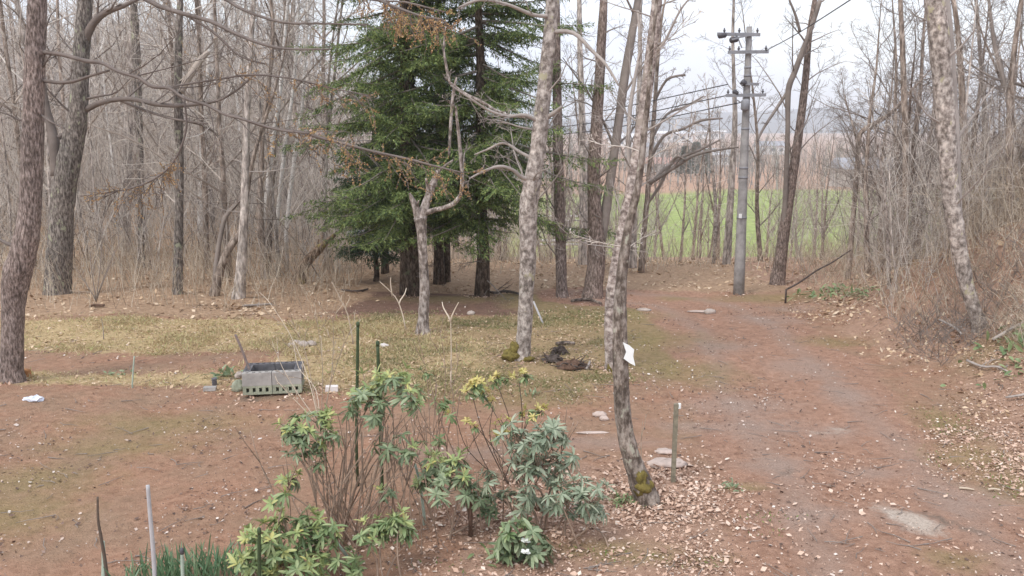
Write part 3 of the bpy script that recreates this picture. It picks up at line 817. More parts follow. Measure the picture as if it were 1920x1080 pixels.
hero('bare_tree', 'stout brown trunk with an orange foot right of the utility pole', 'tree',
     [(1457, 534, 32), (1461, 505, 25), (1467, 460, 22), (1476, 395, 20), (1489, 310, 17), (1502, 220, 15), (1511, 140, 13), (1518, 60, 11), (1528, 0, 9)], M['larch_red'], M['twig_dark'], twigs=12, t0=.45, twig_len=1.7,
     limbs=[([(1466, 470, 11), (1471, 400, 10), (1474, 330, 9), (1477, 240, 9), (1478, 170, 11), (1490, 135, 11), (1505, 95, 10), (1522, 50, 9), (1538, 0, 8)], -.5, 1.2),
            ([(1478, 170, 7), (1455, 205, 6), (1432, 240, 5), (1420, 265, 4)], -.5, .8), ([(1500, 60, 6), (1492, 30, 5), (1480, 0, 4)], -.2, 1)])
hero('crooked_tree', 'thin tree with a kinked arm reaching right in the thicket', 'tree', [(1590, 520, 10), (1596, 450, 10), (1602, 380, 9), (1608, 300, 9), (1612, 252, 9), (1640, 232, 9), (1668, 214, 8), (1690, 192, 6)], M['brown'], M['twig_dark'], Y=22, twigs=8, t0=.3, twig_len=1.3, extend=1.2)
hero('bare_tree', 'upright dark tree left of the bent footed birch', 'tree', [(1696, 560, 14), (1697, 460, 12), (1698, 350, 12), (1697, 230, 12), (1693, 110, 10), (1688, 0, 8)], M['brown'], M['twig_dark'], Y=20, twigs=14, t0=.35, twig_len=1.7)
hero('bare_tree', 'dark stem rising close behind the bent footed birch', 'tree', [(1822, 470, 14), (1814, 350, 13), (1806, 220, 12), (1802, 140, 11), (1796, 60, 9), (1788, 0, 8)], M['brown'], M['twig_dark'], Y=19, twigs=10, t0=.35, twig_len=1.6)
hero('bare_tree', 'forked dark tree at the right edge of the thicket', 'tree', [(1896, 500, 15), (1894, 400, 14), (1893, 290, 13), (1894, 200, 12), (1900, 110, 10), (1912, 20, 8)], M['brown'], M['twig_dark'], Y=18,
     limbs=[([(1894, 215, 9), (1882, 150, 8), (1866, 90, 8), (1856, 20, 6), (1850, -40, 4)], .4, 1.4)], twigs=10, t0=.35, twig_len=1.6)
hero('bare_tree', 'slim tree between the two dark stems of the right thicket', 'tree', [(1852, 500, 9), (1855, 400, 8), (1850, 300, 8), (1846, 200, 8), (1838, 100, 7), (1830, 0, 6)], M['grey'], M['twig_dark'], Y=21, twigs=12, t0=.3, twig_len=1.6)
hero('bare_sapling', 'pale straight sapling stem left of the bent footed birch', 'sapling', [(1667, 540, 8), (1665, 470, 7), (1662, 400, 6), (1655, 330, 5), (1640, 240, 4)], M['deadwood'], M['twig'], twigs=10, t0=.3, twig_len=1.2, extend=1)

# ---- the larch boughs hanging into the picture from the upper left, with their orange buds
def bough(tree, paths, Y):
    """a limb of a tree that reaches far into the picture, with its orange buds as a sub-part"""
    o = tree.location.copy()
    mb = MB(); bd = MB()
    for path, yo, nsub, ln, orange, f0 in paths:
        q, r = pixpath(path, Y, Y + yo, 3)
        mb.tube(q, r, 6, 0, .05)
        for i in range(nsub):
            p, d, _ = pick(q, f0 + (1 - f0) * (i + random.random()) / nsub)
            side = V((random.gauss(0, .5), random.gauss(0, .7), random.gauss(-.5, .5)))
            tw = wander(p, d * .6 + side, ln * random.uniform(.5, 1.2), 6, .15, -.04)
            mb.tube(tw, taper(.006, .003, 6), 3)
            tws = [tw]
            for _ in range(3):
                p2, d2, _ = pick(tw, random.uniform(.2, .9))
                t2 = wander(p2, d2 * .7 + rv() * .6, ln * .45 * random.uniform(.5, 1.1), 4, .15, -.05)
                mb.tube(t2, taper(.0045, .0025, 4), 3); tws.append(t2)
            if random.random() < orange:
                for tt in tws:
                    for _ in range(18):
                        p3, d3, _ = pick(tt, random.random())
                        bd.cards([p3], [rv()], [rv()], [.021], [.013])
    w = mb.build('limb', M['twig_mid'], tree, o)
    if bd.f: bd.build('foliage', M['bud'], w, o)
    return w
bough(kinked, [([(430, 214, 6), (500, 238, 6), (560, 247, 6), (600, 258, 6), (650, 271, 6), (700, 284, 5), (760, 297, 5), (810, 310, 4), (868, 324, 3)], -1.2, 46, .5, .75, .12)], 11.4)
bough(kinked, [([(70, -150, 9), (300, -170, 8), (560, -80, 6), (690, -10, 5), (740, 12, 5), (790, 30, 4), (830, 36, 3)], -3.0, 34, .42, .9, .55), ([(560, -80, 5), (640, -20, 4), (700, 0, 4), (760, 4, 4), (830, 22, 3)], -1.5, 20, .4, .9, .3)], 12.6)
bough(kinked, [([(345, 183, 4), (350, 235, 4), (338, 280, 4), (318, 312, 4), (290, 335, 4), (250, 352, 3), (200, 362, 2)], .3, 34, .5, .6, .4)], 11.6)
bough(kinked, [([(300, 166, 4), (400, 150, 4), (480, 140, 4), (560, 150, 4), (620, 165, 3), (690, 178, 2)], -.4, 30, .5, .4, .2)], 11.7)
bough(oak, [([(162, -20, 12), (250, -10, 10), (300, 12, 9), (345, 26, 9), (395, 40, 8), (440, 62, 7), (490, 82, 6), (540, 92, 5), (620, 92, 3)], -3.5, 36, .8, .06, .1), ([(345, 26, 5), (400, 60, 5), (450, 105, 4), (500, 120, 3)], -.6, 14, .7, .0, .1)], 18.0)
bough(oak, [([(200, -60, 12), (300, -55, 9), (410, -8, 7), (460, 20, 6), (530, 42, 5), (600, 44, 4), (690, 46, 3)], -3, 30, .8, .1, .2)], 18.0)

# ------------------------------------------------------------------ firs
def fir(label, base, H, R, z0, nb, seed, tw=.48, Rb=.17, lean=0.0, fmat='fir', dead=14, path=None, full=1.0):
    random.seed(seed); g = np.random.default_rng(seed)
    root = thing('fir_tree', label, 'fir', base, 'firs at the back of the yard')
    pts = [V((base.x + lean * i / 8 * H + random.gauss(0, .015), base.y + random.gauss(0, .015), base.z - .15 + (H + .15) * i / 12)) for i in range(13)]
    tr = MB(); tr.tube(pts, [Rb * (1.25 if i == 0 else 1) * (1 - i / 12.6) + .008 for i in range(13)], 12, 0, .05); tr.build('trunk', M['fir_bark'], root, base)
    br = MB(); fo = MB()
    P, D, N, L, W = [], [], [], [], []
    for i in range(nb + dead):
        is_dead = i >= nb
        t_ = random.random() ** 1.15 if not is_dead else random.uniform(-.35, .25)
        z = z0 + (H - .15 - z0) * t_
        if z < .5: continue
        p, d, _ = pick(pts, min(.99, z / H))
        az = i * 2.399 + random.uniform(-1.2, 1.2)
        rl = R * (1 - max(0, t_)) ** .5 * min(1, .68 + 1.9 * max(0, t_)) * random.uniform(.4, 1.15) + .12
        if is_dead: rl *= random.uniform(.3, .65)
        dd = V((math.cos(az), math.sin(az), random.uniform(-.15, .4) if t_ > .4 else random.uniform(-.35, .22)))
        if not is_dead and float(vn(az * 1.1, t_ * 7 + seed, 1, seed)) > .34: continue
        if random.random() < .14: rl *= 1.22
        fullness = random.choice((1.0, 1.0, .8, .45))
        q = wander(p, dd, rl, 8, .05, -.02)
        q = [v + V((0, 0, (-.13 * (k_ / 7) + .12 * (k_ / 7) ** 3) * rl)) for k_, v in enumerate(q)]
        br.tube(q, taper(.012 + .008 * rl, .004, 8), 4)
        if is_dead:
            branch_out(br, q, .012, .004, [(7, .2, 1, .4, .8, .16, -.02, 5, 3, .6), (4, .3, 1, .5, .7, .2, 0, 4, 3, .7)])
            continue
        ntw = int(12 + 15 * rl)
        for j in range(ntw):
            s = .07 + .93 * (j + random.random()) / ntw
            pp, bd_, _ = pick(q, min(s, .999))
            sgn = 1 if j % 2 else -1
            sd = bd_.cross(V((0, 0, 1))).normalized() * sgn
            ln = (tw * (1.2 - .7 * s) + .08) * random.uniform(.6, 1.3) * (.6 + .4 * rl / R)
            td = (bd_ * .75 + sd * .85 + V((0, 0, random.uniform(-.85, .08)))).normalized()
            nn = max(3, int(ln / .042))
            for m in range(nn):
                if random.random() > full * fullness: continue
                c = pp + td * ln * (m + .3) / nn
                for _ in range(3):
                    P.append(c + rv() * .012)
                    D.append(td * .8 + rv() * .42)
                    N.append(V((0, 0, 1)) + rv() * .5)
                    L.append(random.uniform(.06, .12)); W.append(random.uniform(.014, .03))
    br.build('crown', M['twig_dark'], root, base)
    fo.cards(np.array([tuple(a) for a in P]), np.array([tuple(a) for a in D]), np.array([tuple(a) for a in N]), np.array(L), np.array(W))
    fo.build('needles', M[fmat], root, base)
    return root
fb = ground(772, 552)
fir('largest fir, thick dark trunk right behind the dead birch', fb, 14, 2.85, 1.9, 400, 21, Rb=.24)
fir('fir with a bare brown lower trunk left of the lichened birch', ground(903, 554), 13, 2.9, 1.9, 270, 22, Rb=.15)
fir('fir with a leaning trunk just behind the largest fir', ground(822, 532), 11, 1.9, 2.4, 60, 23, Rb=.13, lean=.012, fmat='fir_dark')
fir('small thin trunked fir on the left of the fir clump', ground(705, 528), 4.2, 1.3, .9, 56, 24, Rb=.07, fmat='fir_dark', dead=6)
fir('slim fir in the middle of the clump', ground(838, 528), 7.0, 1.5, 2.2, 44, 25, Rb=.09, dead=10)
fir('young fir standing behind the small thin trunked one', ground(722, 512), 6.6, 1.7, 1.7, 56, 26, Rb=.1)
random.seed(11)

# ------------------------------------------------------------------ woods: prototypes and copies
def proto(name, label, cat, group, H, r, bmat, tmat, seed, lv, lean=.03, fork=False):
    random.seed(seed)
    root = thing(name, label, cat, (0, 0, -200), group)
    tr, br = MB(), MB()
    pts = wander(V((0, 0, -.3)), V((random.gauss(0, lean), random.gauss(0, lean), 1)), H, 13, .035, .03)
    tr.tube(pts, [r * (1.3 if i == 0 else 1) * (1 - .93 * i / 12) for i in range(13)], 8, 0, .05)
    branch_out(br, pts, r, r * .07, lv)
    if fork:
        p, d, _ = pick(pts, random.uniform(.15, .4))
        q = wander(p, d + V((random.gauss(0, .35), random.gauss(0, .35), 0)), H * .6, 9, .05, .05)
        br.tube(q, taper(r * .6, r * .07, 9), 6, 1)
        branch_out(br, q, r * .6, r * .06, lv)
    tr.build('trunk', bmat, root); br.build('crown', [tmat, bmat], root)
    return root
WOOD = [(17, .14, .98, .30, .8, .17, .06, 8, 4, .5), (7, .2, 1, .45, .75, .2, .04, 5, 3, .55), (6, .25, 1, .5, .7, .2, .02, 4, 3, .6)]
THIN = [(16, .15, .98, .2, .65, .10, .07, 6, 3, .42), (5, .2, 1, .45, .7, .16, .04, 5, 3, .5), (4, .25, 1, .5, .7, .2, .02, 4, 3, .6)]
LG, RG, VG = 'bare trees of the left woods', 'bare trees of the right thicket', 'bare trees below the yard edge'
PW = [(proto('bare_tree', 'grey barked bare tree standing deep in the crowded left woods', 'tree', LG, random.uniform(11, 15), random.uniform(.075, .12), M['grey'], M['twig'], 100 + i, WOOD, fork=i % 2), 'g') for i in range(4)] + \
     [(proto('bare_tree', 'brown barked bare tree standing deep in the crowded left woods', 'tree', LG, random.uniform(10, 14), random.uniform(.06, .10), M['brown'], M['twig'], 110 + i, WOOD, fork=i % 2), 'b') for i in range(3)] + \
     [(proto('bare_tree', 'slender pole like bare tree deep in the crowded left woods', 'tree', LG, random.uniform(9, 12), random.uniform(.04, .06), M['grey'], M['twig'], 120 + i, THIN), 's') for i in range(4)] + \
     [(proto('birch_tree', 'slim whitish birch among the bare trees of the left woods', 'birch', LG, 11, .065, M['birch_white'], M['twig'], 130 + i, THIN), 'w') for i in range(2)]
PR = [(proto('bare_tree', 'dark bare tree rising from the brushy right thicket', 'tree', RG, random.uniform(7, 10), random.uniform(.07, .11), M['brown'], M['twig_dark'], 140 + i, WOOD, fork=True, lean=.08), 'd') for i in range(3)] + \
     [(proto('bare_sapling', 'thin bare sapling in the brushy right thicket', 'sapling', RG, random.uniform(5, 7), random.uniform(.03, .045), M['grey'], M['twig'], 150 + i, THIN, lean=.12), 't') for i in range(4)]
PV = [(proto('bare_tree', 'slim bare tree growing on the slope below the yard edge', 'tree', VG, random.uniform(6, 9), random.uniform(.05, .09), M['brown'], M['twig_dark'], 160 + i, THIN, lean=.07, fork=i == 0), 'v') for i in range(3)]
random.seed(5)
used = set()
def plant(protos, x, y, sc):
    r, _ = random.choice(protos)
    loc = (x, y, hz(x, y))
    if r.name not in used:
        used.add(r.name); r.location = loc; r.rotation_euler = (0, 0, random.uniform(0, 6.28)); r.scale = (sc,) * 3
        return
    dup(r, loc, random.uniform(0, 6.28), sc)
def scatter(n, fx, ymin, ymax, pw, mind, protos, smin, smax):
    spots = []; tries = 0
    while len(spots) < n and tries < 20000:
        tries += 1
        y = ymin + (ymax - ymin) * random.random() ** pw
        lo, hi = fx(y)
        x = random.uniform(lo, hi)
        if all((x - a) ** 2 + (y - b) ** 2 > mind ** 2 for a, b in spots):
            spots.append((x, y)); plant(protos, x, y, random.uniform(smin, smax))
scatter(118, lambda y: (-.66 * y, -.205 * y), 23, 85, 1.3, 1.0, PW, .8, 1.3)
scatter(36, lambda y: (.40 * y, .66 * y), 17, 40, 1.2, .8, PR, .75, 1.25)
scatter(26, lambda y: (.05 * y, .42 * y), 30, 62, 1.2, 1.2, PV, .7, 1.2)
scatter(16, lambda y: (-.03 * y, .12 * y), 29, 52, 1.1, 1.2, PV, .7, 1.1)
for protos in (PW, PR, PV):                # a kind never planted would hang below ground
    for r, _ in protos:
        if r.name not in used:
            plant([(r, 0)], *((-.3 * 40, 40) if protos is PW else (.45 * 24, 24) if protos is PR else (.2 * 40, 40)), 1)

# ------------------------------------------------------------------ brush and far woods (uncountable)
def brush(name, label, n, fx, ymin, ymax, hmin, hmax, mat, lean=.25, sub=4, r=.006, pw=1.0, kk=3):
    mb = MB()
    for _ in range(n):
        y = ymin + (ymax - ymin) * random.random() ** pw
        lo, hi = fx(y); x = random.uniform(lo, hi)
        h = random.uniform(hmin, hmax)
        q = wander(V((x, y, hz(x, y) - .03)), V((random.gauss(0, lean), random.gauss(0, lean), 1)), h, 5, .12, .03)
        rr = r * random.uniform(.45, 1.0) * (1 + y / 60) * random.choice((1, 1, 1, 1.3, 1.7))
        mb.tube(q, taper(rr, rr * .35, 5), kk)
        for _ in range(sub):
            p, d, _i = pick(q, random.uniform(.25, .95))
            s = wander(p, d + rv() * .6, h * random.uniform(.2, .45), 4, .16, .05)
            mb.tube(s, taper(rr * .6, rr * .25, 4), kk)
    return tag(mb.build(name, mat), label, 'undergrowth', kind='stuff')
brush('underbrush', 'thin bare understory stems filling the left woods', 1700, lambda y: (-.68 * y, -.19 * y), 23, 60, 1.0, 5.5, M['brushy'], pw=1.1, sub=9, r=.009)
brush('underbrush', 'straw coloured dead stalks along the left woods floor', 3000, lambda y: (-.68 * y, -.17 * y), 21.5, 45, .25, 1.5, M['twig_tan'], pw=1.3, sub=3, r=.005)
brush('underbrush', 'sparse stalks and seedlings along the front of the left woods', 420, lambda y: (-.66 * y, -.19 * y), 18.3, 22, .3, 1.5, M['twig_tan'], sub=4, r=.004)
brush('underbrush', 'fine dark brush covering the right bank', 800, lambda y: (.395 * y + .3, .66 * y), 16, 34, .6, 3.8, M['brushy'], pw=1.0, sub=10, r=.006, lean=.3)
brush('underbrush', 'straw coloured stalks and brambles over the right bank', 1700, lambda y: (max(.335 * y, 6.9), .66 * y), 15, 32, .2, 1.0, M['twig_tan'], sub=4, r=.0045, lean=.55)
brush('underbrush', 'thin brush along the yard edge below the larches', 1700, lambda y: (-.19 * y, .50 * y), 24.5, 38, .2, 1.1, M['twig_tan'], sub=4, r=.005, lean=.4)
brush('underbrush', 'tall thin shoots screening the green field', 170, lambda y: (.13 * y, .50 * y), 25, 44, 1.2, 4.2, M['brushy'], sub=7, r=.005, lean=.3)
brush('underbrush', 'bare shoots between the larches and the field', 330, lambda y: (-.05 * y, .16 * y), 27, 44, 1.2, 4.0, M['brushy'], sub=8, r=.0055, lean=.3)
brush('underbrush', 'brush veiling the right end of the field', 200, lambda y: (.29 * y, .5 * y), 23, 40, 1.5, 4.5, M['brushy'], sub=9, r=.0055, lean=.3)
brush('underbrush', 'low dry stalks and brambles on the near part of the right bank', 520, lambda y: (7.3 - .05 * (14 - y), .66 * y), 11.5, 16, .2, .8, M['twig_tan'], sub=5, r=.004, lean=.9)
brush('underbrush', 'tan brush rising up the steep part of the right bank', 620, lambda y: (.50 * y, .68 * y), 15.5, 24, .6, 2.2, M['twig_tan'], sub=7, r=.005, lean=.4)
brush('underbrush', 'tangle of grey brush at the foot of the bent birch', 420, lambda y: (6.4 + .12 * (y - 13), 9.5), 13, 15.5, .25, .8, M['twig_dark'], sub=5, r=.005, lean=.9)

def far_wood(name, label, n, fx, ymin, ymax, hmin, hmax, mat, seed, nb=16):
    random.seed(seed)
    mb = MB()
    for _ in range(n):
        y = random.uniform(ymin, ymax); lo, hi = fx(y); x = random.uniform(lo, hi)
        h = random.uniform(hmin, hmax); r = .012 * h
        q = wander(V((x, y, hz(x, y) - .5)), V((random.gauss(0, .05), random.gauss(0, .05), 1)), h, 5, .04, .03)
        mb.tube(q, taper(r, r * .2, 5), 4)
        for i in range(nb):
            p, d, _i = pick(q, random.uniform(.25, .98))
            s = wander(p, d * .8 + V((random.gauss(0, .7), random.gauss(0, .7), .2)), h * random.uniform(.14, .34), 4, .18, .1)
            mb.tube(s, taper(r * .42, r * .12, 4), 3)
    return tag(mb.build(name, mat), label, 'woods', kind='stuff')
far_wood('hillside_woods', 'hazy grey bare woods covering the hillside behind the left trees', 1500, lambda y: (-.72 * y, -.14 * y), 85, 270, 8, 15, M['far_twig'], 31, 18)
far_wood('valley_woods', 'hazy brown bare woods beyond the green field', 900, lambda y: (-.12 * y, .75 * y), 132, 330, 4.5, 9, M['valley_twig'], 32, 16)
far_wood('valley_woods', 'scrubby bare trees on the slope left of the field', 170, lambda y: (-.22 * y, -.02 * y), 44, 120, 4, 9, M['twig'], 33, 20)
random.seed(77)
# far conifers, one each
def conifer(label, px, py, Y, H, R):
    p = at(px, py, Y); p.z = hz(p.x, Y)
    root = thing('conifer_tree', label, 'conifer', p, 'dark conifers in the valley')
    tr = MB(); tr.tube([p, p + V((0, 0, H))], [.02 * H, .02], 6); tr.build('trunk', M['fir_bark'], root, p)
    mb = MB(); n = 900
    z = np.random.default_rng(int(px)).uniform(.06, 1, n) ** .8
    g = np.random.default_rng(int(px) + 1)
    a = g.uniform(0, 6.28, n); rr = R * (1 - z) * g.uniform(.5, 1.1, n)
    Pn = np.stack([p.x + np.cos(a) * rr * .6, p.y + np.sin(a) * rr * .6, p.z + z * H], -1)
    mb.cards(Pn, np.stack([np.cos(a), np.sin(a), -.25 + 0 * a], -1), g.normal(0, .4, (n, 3)) + [0, 0, 1], .14 * H + 0 * a, .07 * H + 0 * a)
    mb.build('foliage', M['conif_far'], root, p)
conifer('leftmost dark conifer in the hazy valley beyond the field', 1283, 340, 190, 6.5, 2.6)
conifer('middle dark conifer in the hazy valley beyond the field', 1303, 340, 200, 7.5, 2.8)
conifer('rightmost dark conifer in the hazy valley beyond the field', 1325, 338, 195, 6, 2.4)

# ------------------------------------------------------------------ valley buildings
def house(name, label, px, Y, w, d, h, wall, roof, rz=0.0, nwin=3, z=None, cat='house', ridge=.3):
    p = at(px, 300, Y); p.z = hz(p.x, Y) if z is None else z
    root = thing(name, label, cat, p)
    root.rotation_euler = (0, 0, rz)
    b = MB(); b.box((0, 0, h / 2 - .5), (w, d, h + 1)); b.build('wall', wall, root, smooth=False)
    r = MB(); e = .06 * w; rh = ridge * d
    r.add([(-w / 2 - e, -d / 2 - e, h + .02), (w / 2 + e, -d / 2 - e, h + .02), (w / 2 + e, d / 2 + e, h + .02), (-w / 2 - e, d / 2 + e, h + .02), (-w / 2 - e, 0, h + rh), (w / 2 + e, 0, h + rh)],
          [[0, 1, 5, 4], [2, 3, 4, 5]])
    r.f.append((np.array([[0, 4, 3], [1, 2, 5]]) + 0, 0)); r.f.append((np.array([[3, 2, 1, 0]]), 0))
    r.build('roof', roof, root, smooth=False)
    for i in range(nwin):
        x = -w / 2 + w * (i + .5) / nwin
        wm = MB(); wm.box((x, -d / 2 - .03, h * .55), (w / nwin * .45, .1, h * .35)); wm.build('window', M['glass'], root, smooth=False)
    return root
house('farm_house', 'grey house with a red roof in the valley beyond the field', 1238, 230, 8, 5, 2.4, M['wallp'], M['roofr'], .25, 3)
house('farm_house', 'wide pale roofed house farther up the valley', 1333, 330, 13, 8, 3.6, M['wallw'], M['roofw'], -.1, 3)
house('long_building', 'long white building far across the valley behind the pink birch', 1255, 900, 42, 16, 9, M['wallw'], M['roofw'], .1, 6, cat='building', ridge=.15)
house('long_building', 'white town building far off just left of the pole', 1330, 1100, 34, 14, 9, M['wallw'], M['roofw'], -.1, 5, cat='building', ridge=.15)
house('town_house', 'grey roofed house in the far town left of the red roof', 1215, 480, 13, 8, 5, M['wallw'], M['roofg'], .2, 3)
house('town_house', 'small white house in the far town between forked larch and birch', 1165, 700, 20, 12, 7, M['wallw'], M['roofw'], -.2, 3)
house('town_house', 'small pale house in the far town right of the pole', 1442, 520, 15, 9, 5, M['wallw'], M['roofg'], .15, 3)
house('town_house', 'cream house at the far side of the field behind the right thicket', 1620, 150, 9, 6, 3, M['wallp'], M['roofg'], .1, 3)
house('red_roof_house', 'red roofed house glimpsed through the woods left of the firs', 622, 62, 2.6, 2.6, 1.6, M['wallp'], M['roofr'], .2, 2, z=.9)
house('teal_shed', 'small teal shed half hidden behind the firs', 688, 40, 1.7, 1.5, 1.15, M['teal'], M['roofg'], .04, 1, z=hz((688 - 960) / F * 40, 40) - .1, cat='shed', ridge=.12)

def rail(label, px0, px1, py, Y, h=.8, nr=2, gap=.25):
    a, b = at(px0, py, Y), at(px1, py, Y)
    g = V((a.x, Y, hz(a.x, Y)))
    root = thing('guard_rail', label, 'guard rail', g, 'white rails along the valley road')
    n = max(3, int((b.x - a.x) / 2) + 1)
    for i in range(nr):
        m = MB(); m.tube([a - V((0, 0, i * gap)), (a + b) / 2 - V((0, 0, i * gap)), b - V((0, 0, i * gap))], [.05] * 3, 6); m.build('rail', M['white'], root, g)
    for i in range(n):
        x = a.x + (b.x - a.x) * i / (n - 1)
        m = MB(); m.tube([V((x, Y, hz(x, Y) - .2)), V((x, Y, a.z + .02))], [.045, .045], 6); m.build('post', M['white'], root, g)
rail('upper white guard rail left of the forked larch', 1000, 1095, 405, 58, gap=.3)
rail('lower white guard rail left of the forked larch', 990, 1100, 451, 40, gap=.18)
rail('white rail at the far side of the field behind the thicket', 1560, 1680, 370, 118, nr=2, gap=.5)

# ------------------------------------------------------------------ utility pole
def utility_pole():
    b = ground(1385, 552); Y = b.y
    top = at(1405, 50, Y)
    root = thing('utility_pole', 'grey concrete utility pole with crossarms beside the driveway', 'utility pole', b)
    m = MB(); n = 10
    m.tube([b.lerp(top, i / (n - 1)) - (V((0, 0, .3)) if i == 0 else V()) for i in range(n)], [(.135 - .072 * i / (n - 1)) for i in range(n)], 16); m.build('pole', M['pole'], root, b)
    def arm(px0, py0, px1, py1, r=.035, dy=-.1, name='crossarm'):
        a, c = at(px0, py0, Y + dy), at(px1, py1, Y + dy)
        mm = MB(); d = (c - a); ctr = (a + c) / 2
        x = d.normalized(); z = V((0, 0, 1)); y_ = z.cross(x).normalized(); z = x.cross(y_)
        mm.box(ctr, (d.length, r * 1.6, r * 2), axes=[tuple(x), tuple(y_), tuple(z)]); mm.build(name, M['steel'], root, b, smooth=False)
        return a, c
    def ins(px, py, h=.11, r=.033, dy=-.1):
        p = at(px, py, Y + dy)
        mm = MB(); mm.tube([p, p + V((0, 0, h * .3)), p + V((0, 0, h * .35)), p + V((0, 0, h * .6)), p + V((0, 0, h * .65)), p + V((0, 0, h))], [r * .5, r * .5, r, r * .9, r * .55, r * .45], 8); mm.build('insulator', M['insul'], root, b)
    def dark(px0, py0, px1, py1, r, dy=-.1):
        a, c = at(px0, py0, Y + dy), at(px1, py1, Y + dy)
        mm = MB(); mm.tube([a, a.lerp(c, .12), a.lerp(c, .88), c], [r * .6, r, r, r * .6], 8); mm.build('switch', M['insul'], root, b)
    arm(1345, 64, 1425, 65); arm(1365, 98, 1441, 97); arm(1390, 157, 1423, 158, .03, -.12); arm(1361, 179, 1436, 178); arm(1372, 74, 1402, 66, .02, -.16, 'brace')
    arm(1380, 62, 1391, 90, .012, -.14, 'brace'); arm(1379, 186, 1396, 196, .012, -.14, 'brace')
    for x, y in ((1358, 62), (1386, 62), (1420, 62), (1368, 96), (1385, 96), (1436, 95), (1365, 177), (1380, 177), (1430, 176)): ins(x, y)
    dark(1346, 68, 1362, 65, .06); dark(1368, 76, 1384, 73, .065); dark(1390, 152, 1398, 158, .07); dark(1374, 170, 1384, 176, .05)
    p0, p1 = at(1397, 208, Y - .16), at(1398, 186, Y - .16)
    mm = MB(); mm.tube([p0, p0.lerp(p1, .15), p0.lerp(p1, .85), p1], [.06, .1, .1, .06], 10); mm.build('junction_box', M['steel'], root, b)
    for y in (125, 140, 237, 310, 328, 404):
        q = (552 - y) / 502; c = b.lerp(top, q); r = .135 - .072 * q + .006
        mm = MB(); mm.tube([c, c + V((0, 0, .05))], [r, r], 16); mm.build('band', M['steel'], root, b)
    mm = MB(); p = at(1388, 405, Y - .16); mm.box(p, (.07, .02, .10)); mm.build('tag_plate', M['white'], root, b, smooth=False)
    return Y
PY = utility_pole()
def wire(label, pts, r=.012):
    m = MB(); m.tube(catmull([np.array(tuple(p)) for p in pts], 6), [r] * (6 * (len(pts) - 1) + 1), 4)
    tag(m.build('power_line', M['wire'], None, pts[0]), label, 'cable', 'power lines')
for i, (x0, y0, ye, lab) in enumerate(((1365, 158, 250, 'uppermost cable running left from the pole behind the firs'), (1372, 177, 263, 'middle cable running left from the pole behind the firs'), (1390, 192, 273, 'lowest cable running left from the pole behind the firs'))):
    a = at(x0, y0, PY - .05)
    wire(lab, [a, at(1100, y0 + 55, PY + 6), at(900, ye - 15, PY + 12), at(640, ye + 2, PY + 19), at(400, ye - 4, PY + 26), at(100, ye - 30, PY + 34)])
wire('cable rising from the pole top out of the picture to the right', [at(1436, 95, PY - .1), at(1500, 60, PY - 4), at(1640, -30, PY - 10)], .01)

# ------------------------------------------------------------------ shrubs
def whorl(mb, p, axis, n, L, W, mats, droop, flat):
    axis = axis.normalized()
    u = axis.cross(V((.3, .2, 1)) if abs(axis.z) < .9 else V((1, 0, 0))).normalized(); w = axis.cross(u)
    P, D, N, LL, WW = [], [], [], [], []
    a0 = random.uniform(0, 6.28)
    for i in range(n):
        a = a0 + 2.4 * i + random.uniform(-.35, .35)
        out = u * math.cos(a) + w * math.sin(a)
        e = flat + random.uniform(-.45, .4)
        d = (out * math.cos(e) + axis * math.sin(e)).normalized()
        P.append(tuple(p + axis * (.012 * i / n))); D.append(tuple(d)); N.append(tuple(axis * math.cos(e) - out * math.sin(e) + rv() * .12)); LL.append(L * random.uniform(.5, 1.25)); WW.append(W * random.uniform(.65, 1.2))
    mb.leaves(P, D, N, np.array(LL), np.array(WW), mats, droop)

